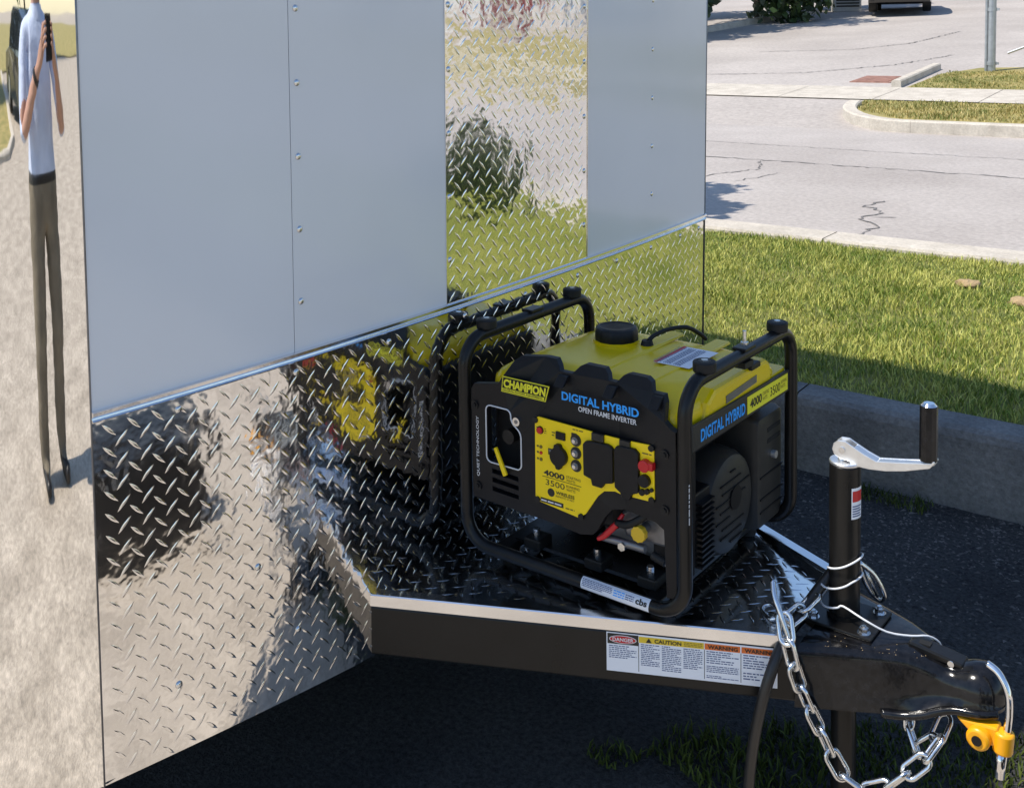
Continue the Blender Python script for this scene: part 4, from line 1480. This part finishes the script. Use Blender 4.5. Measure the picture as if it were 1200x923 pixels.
# air filter box
bm = bmesh.new()
loft(bm, [[(x, y, z) for y, z in rrect(.375 + i_, .512 - i_, .045 + i_, .305 - i_, .012, 3)] for x, i_ in ((.36, 0), (.515, 0), (.528, .006), (.531, .014))])
afb = obj('air_filter_box', bm, M_['charcoal'], gen, auto=True)
for z in (.262, .236):
    box('filter_slot', .5305, .5318, .425, .492, z, z + .010, M_['dark'], afb)
for z in (.165, .115, .085):
    box('filter_seam', .5305, .5330, .388, .505, z, z + .004, M_['plastic'], afb)
cylo('filter_knob', (.531, .452, .205), (.541, .452, .205), .009, M_['cast'], afb, seg=14)
# inner mass of the machine
box('inverter_housing', .035, .36, .06, .46, .125, .385, M_['plastic'], gen, bevel=.01)
box('engine_block', .28, .44, .13, .36, .05, .24, M_['grey'], gen, bevel=.012)
box('shroud_side', .36, .52, .075, .110, .17, .345, M_['plastic'], gen, bevel=.006)
box('upper_cowl', .36, .50, .10, .47, .295, .37, M_['plastic'], gen, bevel=.01)
box('muffler_box', .05, .30, .33, .475, .06, .30, M_['plastic2'], gen, bevel=.01)
# sump details seen under the shroud
bm = bmesh.new()
cyl(bm, (.345, .020, .128), (.452, .020, .131), .0085, seg=14)
obj('drain_pipe', bm, M_['grey'], gen, auto=True)
cylo('drain_bolt', (.403, .006, .126), (.403, .016, .126), .009, M_['steel'], gen, seg=6)
cylo('drain_cap', (.470, .018, .124), (.500, .016, .118), .009, M_['rubber'], gen, seg=12)
cylo('drain_tip', (.505, .014, .117), (.516, .012, .114), .0065, M_['steel'], gen, seg=10)
bm = bmesh.new()
prism(bm, [(.395, .135), (.51, .137), (.51, .205), (.47, .208), (.42, .208), (.385, .185)], .035, .06, lambda a, b, t: (a, t, b))
obj('crankcase_cover', bm, M_['grey'], gen, bevel=.006)
tubeo('red_lead', spline([(.350, .000, .131), (.362, .004, .138), (.380, .008, .158), (.392, .012, .172), (.40, .02, .19)], 6), lambda t: .004 + .003 * math.sin(t * 3.1), M_['red'], gen, seg=10)
tubeo('black_lead', spline([(.39, .012, .172), (.42, .006, .178), (.452, .010, .200), (.46, .02, .215)], 6), .008, M_['rubber'], gen, seg=10)
bm = bmesh.new()
out_k = [(.4455 + (.0155 + (.0016 if k % 2 else 0)) * math.cos(k * math.pi / 10), .166 + (.0155 + (.0016 if k % 2 else 0)) * math.sin(k * math.pi / 10)) for k in range(20)]
prism(bm, out_k, 0, .014, lambda a, b, t: (a, t, b))
ds = obj('oil_cap', bm, M_['ltyellow'], gen, bevel=.0015)
cylo('oil_neck', (.4455, .012, .166), (.4455, .04, .17), .011, M_['grey'], gen)
for gx in (.15, .31, .44):
    cylo('mount_bolt', (gx, .06, .05), (gx, .06, .075), .008, M_['steel'], gen, seg=8)
    box('mount_block', gx - .022, gx + .022, .04, .09, .034, .058, M_['rubber'], gen, bevel=.004)
box('base_pan', .09, .47, .06, .45, .030, .038, M_['black_satin'], gen)
# caution sticker wrapped on the lower front tube
V, F = [], []
for k in range(7):
    t = R(100 + 110 * k / 6)
    for x in (.316, .478):
        V.append((x, .0149 * math.cos(t), ZB + .0149 * math.sin(t)))
    if k:
        F.append((2 * k - 2, 2 * k - 1, 2 * k + 1, 2 * k))
ts = pyobj('tube_sticker', V, F, M_['label'], gen)
ts['label'] = 'pale blue printed sticker on the lower frame tube'
sax, say = Vector((1, 0, 0)), Vector((0, -math.sin(R(60)) * -1, math.cos(R(60)) * 1))
say = Vector((0, .5, .866))
so = Vector((0, -.866 * .0156, ZB + .5 * .0156))
for x0, wd, rows, mm, hh in ((.320, .072, 5, 'lblue', .016), (.396, .026, 3, 'blue', .014), (.424, .02, 3, 'lblue', .012)):
    print_lines('fine_print', so + Vector((x0, 0, 0)) - say * hh / 2, sax, say, wd, hh, rows, M_[mm], ts, 60 + rows)
text('lettering', 'cbs', .026, .0125, so + Vector((.448, 0, 0)) - say * .0062, sax, say, M_['ink'], ts, bold=.03)

# ================================================================== PHOTOGRAPHER (seen mirrored in the corner cap)
def person():
    root = empty('person', Matrix.Translation((0, -0.455, 0)) @ Matrix.Scale(1.12, 4), 'person in pale blue shirt and khaki trousers mirrored in the polished trailer corner', 'person')
    me = bpy.data.meshes.new('body')
    V, E, Rad = [], [], []

    def v(p, r, par=None):
        V.append(p)
        Rad.append(r if isinstance(r, tuple) else (r, r))
        if par is not None:
            E.append((par, len(V) - 1))
        return len(V) - 1
    pel = v((0, 0, .96), (.175, .125))
    wa = v((0, .0, 1.10), (.172, .122), pel)
    ch = v((0, .0, 1.30), (.182, .125), wa)
    sh = v((0, -.01, 1.44), (.14, .09), ch)
    nk = v((0, .0, 1.53), .055, sh)
    ja = v((0, .02, 1.585), (.062, .070), nk)
    hd = v((0, .012, 1.66), (.076, .092), ja)
    v((0, .005, 1.735), (.060, .075), hd)
    for s in (-1, 1):
        hp = v((s * .098, 0, .88), .105, pel)
        kn = v((s * .118, .02, .50), .080, hp)
        cf = v((s * .120, -.005, .34), .074, kn)
        an = v((s * .122, -.02, .10), .066, cf)
        he = v((s * .12, .03, .045), .042, an)
        v((s * .135, .17, .035), .034, he)
        so_ = v((s * .185, -.01, 1.43), .058, sh)
        if s < 0:
            el, wr, pa = (-.262, .10, 1.13), (-.105, .28, 1.335), (-.055, .335, 1.385)
        else:
            el, wr, pa = (.272, .09, 1.12), (.125, .28, 1.33), (.060, .335, 1.380)
        um = v(tuple((Vector((s * .185, -.01, 1.43)) + Vector(el)) / 2), .050, so_)
        e_ = v(el, .041, um)
        fm = v(tuple(Vector(el).lerp(Vector(wr), .35)), .040, e_)
        w_ = v(wr, (.026, .024), fm)
        p_ = v(pa, (.034, .020), w_)
        # four fingers wrapping the phone edge and a thumb
        for j in range(4):
            zz = 1.415 + .022 * j - .012
            k1 = v((s * .048, .352 + .004 * j, zz - .01), .010, p_)
            k2 = v((s * .046, .392, zz + .004), .0085, k1)
            v((s * .022, .405 - .002 * j, zz + .010), .0075, k2)
        t1 = v((s * .058, .338, 1.428), .012, p_)
        v((s * .040, .352, 1.478 - .01 * (s > 0)), .009, t1)
    me.from_pydata(V, E, [])
    o = bpy.data.objects.new('body', me)
    COL.objects.link(o)
    o.modifiers.new('skin', 'SKIN')
    for i, d in enumerate(me.skin_vertices[0].data):
        d.radius = Rad[i]
        d.use_root = (i == 0)
    sb = o.modifiers.new('sub', 'SUBSURF')
    sb.levels = sb.render_levels = 3
    dg = bpy.context.evaluated_depsgraph_get()
    m2 = bpy.data.meshes.new_from_object(o.evaluated_get(dg))
    bpy.data.objects.remove(o)
    m2.materials.clear()
    for k in ('skin', 'shirt', 'trousers', 'belt', 'hair'):
        m2.materials.append(M_[k])
    fa_segs = [(Vector((-.262, .10, 1.13)), Vector((-.105, .28, 1.335))), (Vector((.272, .09, 1.12)), Vector((.125, .28, 1.33)))]
    # nose and brow
    bmx = bmesh.new()
    bmx.from_mesh(m2)
    for zc_ in (.975, 1.005, 1.535, 1.70):
        bmesh.ops.bisect_plane(bmx, geom=bmx.verts[:] + bmx.edges[:] + bmx.faces[:], plane_co=(0, 0, zc_), plane_no=(0, 0, 1))
    bmx.to_mesh(m2)
    bmx.free()
    for vv in m2.vertices:
        c = vv.co
        if c.y > .075 and abs(c.x) < .016 and 1.60 < c.z < 1.66 and c.y < .2:
            c.y += .018 * (1 - abs(c.x) / .016)
    for p in m2.polygons:
        c = p.center
        fore = False
        for e0, w0 in fa_segs:
            dv_ = w0 - e0
            t_ = (c - e0).dot(dv_) / dv_.length_squared
            if t_ > .10 and ((c - e0) - dv_ * t_).length < (.075 if t_ < 1 else .16):
                fore = True
        if c.z < .075:
            k = 3
        elif fore:
            k = 0
        elif c.z < .975:
            k = 2
        elif c.z < 1.005:
            k = 3
        elif c.z > 1.535:
            k = 4 if (c.z > 1.70 or (c.y < -.01 and c.z > 1.60)) else 0
        else:
            k = 1
        p.material_index = k
        p.use_smooth = True
    b = link('body', m2, None, root)
    bm = bmesh.new()
    loft(bm, [[(x, y, z) for x, y in rrect(-r0, r0, -r0 * .9, r0 * .95, r0 * .8, 4)] for z, r0 in ((1.475, .085), (1.50, .080), (1.53, .070))], False, False)
    obj('collar', bm, M_['shirt'], root, smooth=True)
    for s in (-1, 1):
        bm = bmesh.new()
        bmesh.ops.create_uvsphere(bm, u_segments=10, v_segments=8, radius=1, matrix=Matrix.Translation((s * .080, .0, 1.645)) @ Matrix.Diagonal((.010, .018, .032, 1)))
        obj('ear', bm, M_['skin'], root, smooth=True)
        bm = bmesh.new()
        bmesh.ops.create_uvsphere(bm, u_segments=10, v_segments=8, radius=.012, matrix=Matrix.Translation((s * .032, .092, 1.66)))
        obj('eye', bm, M_['belt'], root, smooth=True)
    bm = bmesh.new()
    d = (Vector((-.105, .28, 1.335)) - Vector((-.262, .10, 1.13))).normalized()
    c = Vector((-.120, .263, 1.315))
    cyl(bm, c - d * .012, c + d * .012, .034, seg=20)
    obj('watch_strap', bm, M_['belt'], root, auto=True)
    return root


person()
ph = empty('phone', Matrix.Translation((0.005, -.022, 1.60)), 'black phone held up in both hands, mirrored in the polished corner', 'phone')
box('phone_case', -.038, .038, -.009, 0, -.075, .082, M_['plastic'], ph, bevel=.004)
for z in (.045,):
    cylo('phone_lens', (-.022, 0, z), (-.022, .0012, z), .006, M_['glass'], ph, seg=16)

# black crate guessed for an unidentified dark shape mirrored in the lower tread plate
CM = MT @ Matrix.Translation((1.30, -.125, 0))
crt = empty('guessed_crate', CM, 'black plastic crate guessed for an unidentified dark shape mirrored in the lower tread plate', 'crate')
bm = bmesh.new()
loft(bm, [[(x, y, z) for x, y in rrect(.01 - e, .35 + e, -.52 - e, -.01 + e, .03, 4)] for z, e in ((0.0, -.012), (.33, 0), (.33, .008), (.350, .008))])
obj('crate_body', bm, M_['plastic'], crt, auto=True)
bm = bmesh.new()
loft(bm, [[(x, y, z) for x, y in rrect(.0 + e, .36 - e, -.53 + e, .0 - e, .03, 4)] for z, e in ((.351, 0), (.375, .002), (.385, .012), (.390, .05))])
ld = obj('crate_lid', bm, M_['plastic2'], crt, auto=True)
for y in (-.13, -.40):
    box('lid_clip', -.010, .004, y - .03, y + .03, .305, .375, M_['steel'], ld, bevel=.002)


# ================================================================== THE STREET BEYOND
def W3(n, w, z):
    return MT @ Vector((n, w, z))


# galvanised post with conduit, clamps, and the brace of the gate beside it
pz = zs(0, 17.75)
post = empty('sign_post', MT @ Matrix.Translation((-3.25, 17.75, pz)), 'thick galvanised post with a thin conduit strapped to it on the far lawn', 'post')
cylo('pole', (0, 0, -.1), (0, 0, 3.6), .066, M_['galv'], post, seg=24)
cylo('conduit', (-.085, -.02, -.1), (-.085, -.02, 3.2), .024, M_['galv'], post, seg=14)
for z in (.10, 1.02, 2.0):
    cylo('clamp', (0, 0, z), (0, 0, z + .06), .079, M_['galv'], post, seg=24)
    box('clamp_ear', .07, .115, -.02, .02, z + .01, z + .05, M_['galv'], post)
gt = empty('gate_rail', MT @ Matrix.Translation((-2.2, 18.1, zs(0, 18.1))), 'thin galvanised rail frame braced to the thick post', 'rail')
cylo('upright', (0, 0, -.1), (0, 0, 2.4), .028, M_['galv'], gt, seg=12)
cylo('brace', (-.80, -.33, .28), (0.0, 0.0, .62), .022, M_['galv'], gt, seg=10)
cylo('top_rail', (0, 0, 2.37), (2.6, 0, 2.37), .024, M_['galv'], gt, seg=10)
cylo('low_rail', (0, 0, .62), (2.6, 0, .62), .024, M_['galv'], gt, seg=10)
cylo('end_upright', (2.6, 0, -.1), (2.6, 0, 2.4), .028, M_['galv'], gt, seg=12)

# rusty drain grate in the drive
gr = empty('drain_grate', MT @ Matrix.Translation((-4.75, 16.4, zs(0, 16.4) - .008)), 'rusty red iron drain grate set in the side drive', 'grate')
gr.matrix_world = gr.matrix_world @ Matrix.Rotation(math.atan(SL), 4, 'X')
box('grate_frame', -.34, .34, -.38, .38, -.03, .006, M_['rust'], gr)
for k in range(9):
    box('grate_bar', -.30, .30, -.36 + k * .085, -.32 + k * .085, .006, .02, M_['rust'], gr)


def car(name, Mx, paint, label):
    root = empty(name, Mx, label, 'car')
    Lc, Wc = 4.7, 1.86
    side = [(-2.33, .42), (-2.35, .70), (-2.25, .92), (-1.15, 1.04), (-.45, 1.55), (0.2, 1.66), (1.4, 1.64), (2.05, 1.50), (2.25, 1.05), (2.34, .95), (2.36, .45), (2.25, .28), (1.93, .28)]
    for k in range(9):
        t = math.pi * k / 8
        side.append((1.45 + .42 * math.cos(t), .33 + .40 * math.sin(t)))
    side += [(.98, .24), (-.98, .24)]
    for k in range(9):
        t = math.pi * k / 8
        side.append((-1.45 + .42 * math.cos(t), .33 + .40 * math.sin(t)))
    side += [(-2.0, .28), (-2.25, .30)]

    def wd(x, z):
        return Wc / 2 * (1 - .05 * (abs(x) / 2.35) ** 3) - max(0, z - .98) * .28
    bm = bmesh.new()
    A = [bm.verts.new((x, -wd(x, z), z)) for x, z in side]
    B = [bm.verts.new((x, wd(x, z), z)) for x, z in side]
    f0 = bm.faces.new(A)
    f1 = bm.faces.new(B[::-1])
    n = len(side)
    for i in range(n):
        bm.faces.new((A[i], B[i], B[(i + 1) % n], A[(i + 1) % n]))
    bmesh.ops.triangulate(bm, faces=[f0, f1])
    obj('body', bm, paint, root, bevel=.03)
    # glass
    for s in (-1, 1):
        for pts in ([(-.98, 1.06), (-.42, 1.49), (.28, 1.58), (.28, 1.06)], [(.36, 1.06), (.36, 1.58), (1.35, 1.57), (1.85, 1.44), (2.0, 1.06)]):
            bm = bmesh.new()
            prism(bm, pts, 0, .02, lambda a, b, t: (a, s * (wd(a, b) - .008 + t), b))
            obj('side_window', bm, M_['glass'], root)
    pyobj('rear_window', [(2.10, -.66, 1.46), (2.10, .66, 1.46), (2.275, .74, 1.08), (2.275, -.74, 1.08)], [(0, 1, 2, 3)], M_['glass'], root)
    pyobj('windscreen', [(-.50, -.68, 1.53), (-.50, .68, 1.53), (-1.14, .76, 1.07), (-1.14, -.76, 1.07)], [(0, 1, 2, 3)], M_['glass'], root)
    for s in (-1, 1):
        for x in (-1.45, 1.45):
            bm = bmesh.new()
            cyl(bm, (x, s * .66, .33), (x, s * .91, .33), .33, seg=28)
            w = obj('wheel', bm, M_['rubber'], root, bevel=.03, auto=True)
            cylo('rim', (x, s * .90, .33), (x, s * .918, .33), .21, M_['cast'], w)
        box('tail_lamp', 2.26, 2.37, s * .72 - .13, s * .72 + .13, .88, 1.02, M_['lamp_red'], root, bevel=.02)
        box('headlamp', -2.36, -2.20, s * .68 - .16, s * .68 + .16, .72, .84, M_['chrome'], root, bevel=.02)
    box('rear_bumper', 2.28, 2.42, -.86, .86, .42, .62, M_['plastic2'], root, bevel=.03)
    box('front_bumper', -2.42, -2.28, -.86, .86, .38, .60, M_['plastic2'], root, bevel=.03)
    box('number_plate', 2.415, 2.428, -.15, .15, .60, .70, M_['wprint'], root)
    return root


def place(n, w, dz=0.0):
    return MT @ Vector((n, w, zs(n, w) + dz))


p = Vector((12.6, 35.3, 0))
lw = MT.inverted() @ p
p.z = zs(0, lw.y) - .012
car('parked_car', Matrix.Translation(p) @ Matrix.Rotation(R(-111), 4, 'Z'), M_['carpaint'], 'black car parked at the top of the side drive, tail to the street')
car('parked_car', Matrix.Translation((3.1, -13.8, 0)) @ Matrix.Rotation(R(82), 4, 'Z'), M_['carpaint2'], 'dark blue car parked behind the photographer, mirrored in the polished corner')


def leaves(name, blobs, count, size, m, parent, seed):
    rd = np.random.default_rng(seed)
    pts = []
    tot = sum(b[3] ** 2 for b in blobs)
    for (x, y, z, r) in blobs:
        k = int(count * r * r / tot)
        d = rd.normal(size=(k, 3))
        d /= np.linalg.norm(d, axis=1)[:, None]
        rr_ = r * (0.35 + 0.65 * rd.uniform(0, 1, k) ** .5) * (0.85 + .3 * np.sin(d[:, 0] * 7 + x) * np.sin(d[:, 2] * 6 + y))
        pts.append(np.array([x, y, z]) + d * rr_[:, None])
    P = np.concatenate(pts)
    N = len(P)
    u = rd.normal(size=(N, 3))
    u /= np.linalg.norm(u, axis=1)[:, None]
    t = rd.normal(size=(N, 3))
    v = np.cross(u, t)
    v /= np.linalg.norm(v, axis=1)[:, None]
    s = size * rd.uniform(.6, 1.4, N)[:, None]
    V = np.stack([P - u * s, P + v * s * .55, P + u * s, P - v * s * .55], 1)
    T = np.arange(4 * N).reshape(N, 4)
    return link(name, npmesh(name, V.reshape(-1, 3), T), m, parent)


def tree(loc, h, r, m, label, seed, group=None, count=4200, leaf=.11, clear=.35, cat='tree'):
    rd = random.Random(seed)
    root = empty('tree' if cat == 'tree' else 'shrub', Matrix.Translation(loc), label, cat, group)
    bm = bmesh.new()
    zc = h * clear
    if cat == 'tree':
        tube(bm, spline([(0, 0, -.15), (.04 * h * .1, 0, zc), (0, .02 * h, h * .75)], 5), lambda t: .03 * h * (1 - .8 * t) * .8, 10)
    blobs = []
    for k in range(9 if cat == 'tree' else 6):
        a_ = rd.uniform(0, 6.28)
        q = rd.uniform(.2, .62) * r
        z = zc + (h - zc) * rd.uniform(.12, .85)
        b_ = (q * math.cos(a_), q * math.sin(a_), z, r * rd.uniform(.36, .58))
        blobs.append(b_)
        tube(bm, spline([(0, 0, min(z * .7, h * .6)), (b_[0] * .5, b_[1] * .5, z * .85), b_[:3]], 4), lambda t: .010 * h * (1 - .8 * t), 6)
    obj('trunk', bm, M_['bark'], root, smooth=True)
    leaves('crown', blobs, count, leaf, m, root, seed)
    return root


# street tree hidden behind the trailer: its shadow lies on the street
t_ = Vector((-0.75, 8.7, .27))
tree(t_, 4.2, 1.15, M_['leaf_mid'], 'young street tree standing on the lawn behind the trailer', 3, clear=.45)
# dark trees round the top of the drive
for k, (x, y, h, r) in enumerate(((5.0, 31.8, 7.0, 2.7), (7.9, 35.2, 6.6, 2.7), (10.4, 38.8, 5.6, 2.2), (2.0, 29.3, 7, 2.6), (5.0, 38.0, 7.5, 3.5))):
    lw = MT.inverted() @ Vector((x, y, 0))
    tree((x, y, zs(0, lw.y) - .02), h, r, M_['leaf_dark'], ('dark dense tree at the left of the side drive', 'dark tree shading the far edge of the drive', 'dark tree beside the grey cabinet', 'dark tree hidden behind the white trailer', 'tall dark tree behind the dark hedge trees')[k], 30 + k, 'dark trees round the drive', count=7000, leaf=.16, clear=.0)
lw = MT.inverted() @ Vector((18.2, 41.5, 0))
tree((18.2, 41.5, zs(0, lw.y)), 1.6, 1.3, M_['leaf_mid'], 'round bright green shrub beside the brick building', 44, None, 1800, .09, .1, 'shrub')

# kerb island at the foot of the dark trees
island = []
for x, y in ((2.2, 28.5), (3.8, 29.6), (5.4, 31.2), (7.4, 33.6), (10.5, 37.2)):
    q = MT.inverted() @ Vector((x, y, 0))
    island.append((q.x, q.y))
kerb_run(island, 0.2, 0.16, lambda p: zs(0, p.y))

# grey cabinet beside the car
q = Vector((11.5, 37.5, 0))
lw = MT.inverted() @ q
cab = empty('utility_cabinet', Matrix.Translation((q.x, q.y, zs(0, lw.y))) @ Matrix.Rotation(R(-8), 4, 'Z'), 'pale grey louvred utility cabinet behind the black car', 'cabinet')
box('cabinet_body', -.45, .45, -.4, .4, -.05, 1.1, M_['acgrey'], cab, bevel=.03)
for k in range(9):
    box('louvre', -.38, .38, -.415, -.395, .12 + k * .10, .17 + k * .10, M_['plastic2'], cab)

# brick building at the top
q = Vector((22, 50, 0))
lw = MT.inverted() @ q
bz = zs(0, lw.y) - .05
bl = empty('brick_building', Matrix.Translation((q.x, q.y, bz)) @ Matrix.Rotation(R(-8), 4, 'Z'), 'low red brick building beyond the black car', 'building')
bm = bmesh.new()
bbox(bm, -9, 9, 0, 7, -.3, 5)
obj('wall', bm, M_['brick'], bl)
V, F = [], []
bs = []
bm = bmesh.new()
for r in range(7):
    for c in range(80):
        x0 = -9 + c * .225 + (.1125 if r % 2 else 0)
        bbox(bm, x0, x0 + .212, -.012, .0, -.25 + r * .076, -.25 + r * .076 + .064)
o = obj('brick_course', bm, M_['brick'], bl)
tag(o, kind='stuff')
for x in (-6, -2, 2, 6):
    wdw = box('window', x - .8, x + .8, -.04, .02, 1.4, 3.2, M_['wprint'], bl)
    box('pane', x - .72, x + .72, -.05, -.041, 1.48, 3.12, M_['glass'], wdw)
bm = bmesh.new()
prism(bm, [(-.6, 5), (7.6, 5), (3.5, 7.6)], -9.5, 9.5, lambda a, b, t: (t, a, b))
obj('roof', bm, M_['roofm'], bl)

# house, trees and red shrub down the street, mirrored in the centre tread plate
q = place(20, 27)
hs = empty('house', Matrix.Translation(q) @ Matrix.Rotation(YAW, 4, 'Z'), 'white sided house down the street, mirrored in the centre tread plate', 'house')
box('wall', -5, 5, 0, 7, -.4, 3.6, M_['siding'], hs)
for k in range(14):
    box('siding_board', -5.01, 5.01, -.03, -.001, .0 + k * .25, .235 + k * .25, M_['siding'], hs)
bm = bmesh.new()
prism(bm, [(-.6, 3.6), (7.6, 3.6), (3.5, 6.2)], -5.5, 5.5, lambda a, b, t: (t, a, b))
obj('roof', bm, M_['roofm'], hs)
for x in (-3.2, 3.2):
    wdw = box('window', x - .7, x + .7, -.06, -.031, 1.0, 2.5, M_['wprint'], hs)
    box('pane', x - .62, x + .62, -.07, -.061, 1.08, 2.42, M_['glass'], wdw)
box('door', -.5, .5, -.06, -.031, 0.0, 2.1, M_['red'], hs)
tree(place(17.5, 24.2), 2.6, 1.5, M_['leaf_red'], 'red leaved shrub in front of the white house', 51, None, 2200, .10, .1, 'shrub')
tree(place(25.5, 24), 8, 3.0, M_['leaf_mid'], 'large green tree to the right of the white house', 52, None, 5200, .17, .25)
tree(place(11.0, 26), 8, 3.2, M_['leaf_dark'], 'large dark tree to the left of the white house', 53, None, 5200, .17, .25)
tree(place(33, 33), 9, 3.6, M_['leaf_mid'], 'tall green tree behind the white house', 54, None, 5200, .18, .25)
# trees behind the photographer
tree((-1.2, -19.5, 0.05), 8, 3.2, M_['leaf_dark'], 'dark tree on the lawn behind the photographer', 61, None, 5200, .17, .2)
tree((7.5, -28.5, 0.05), 8.5, 3.4, M_['leaf_mid'], 'green tree behind the dark blue car', 62, None, 5200, .17, .2)

tree(MT @ Vector((3.55, 4.15, .25)), .42, .62, M_['leaf_dark'], 'low dark shrub added on the kerb lawn, standing in for a dark blob mirrored in the centre tread plate', 71, None, 3000, .06, .05, 'shrub')  # shrub added to put a dark blob into the centre plate's reflection
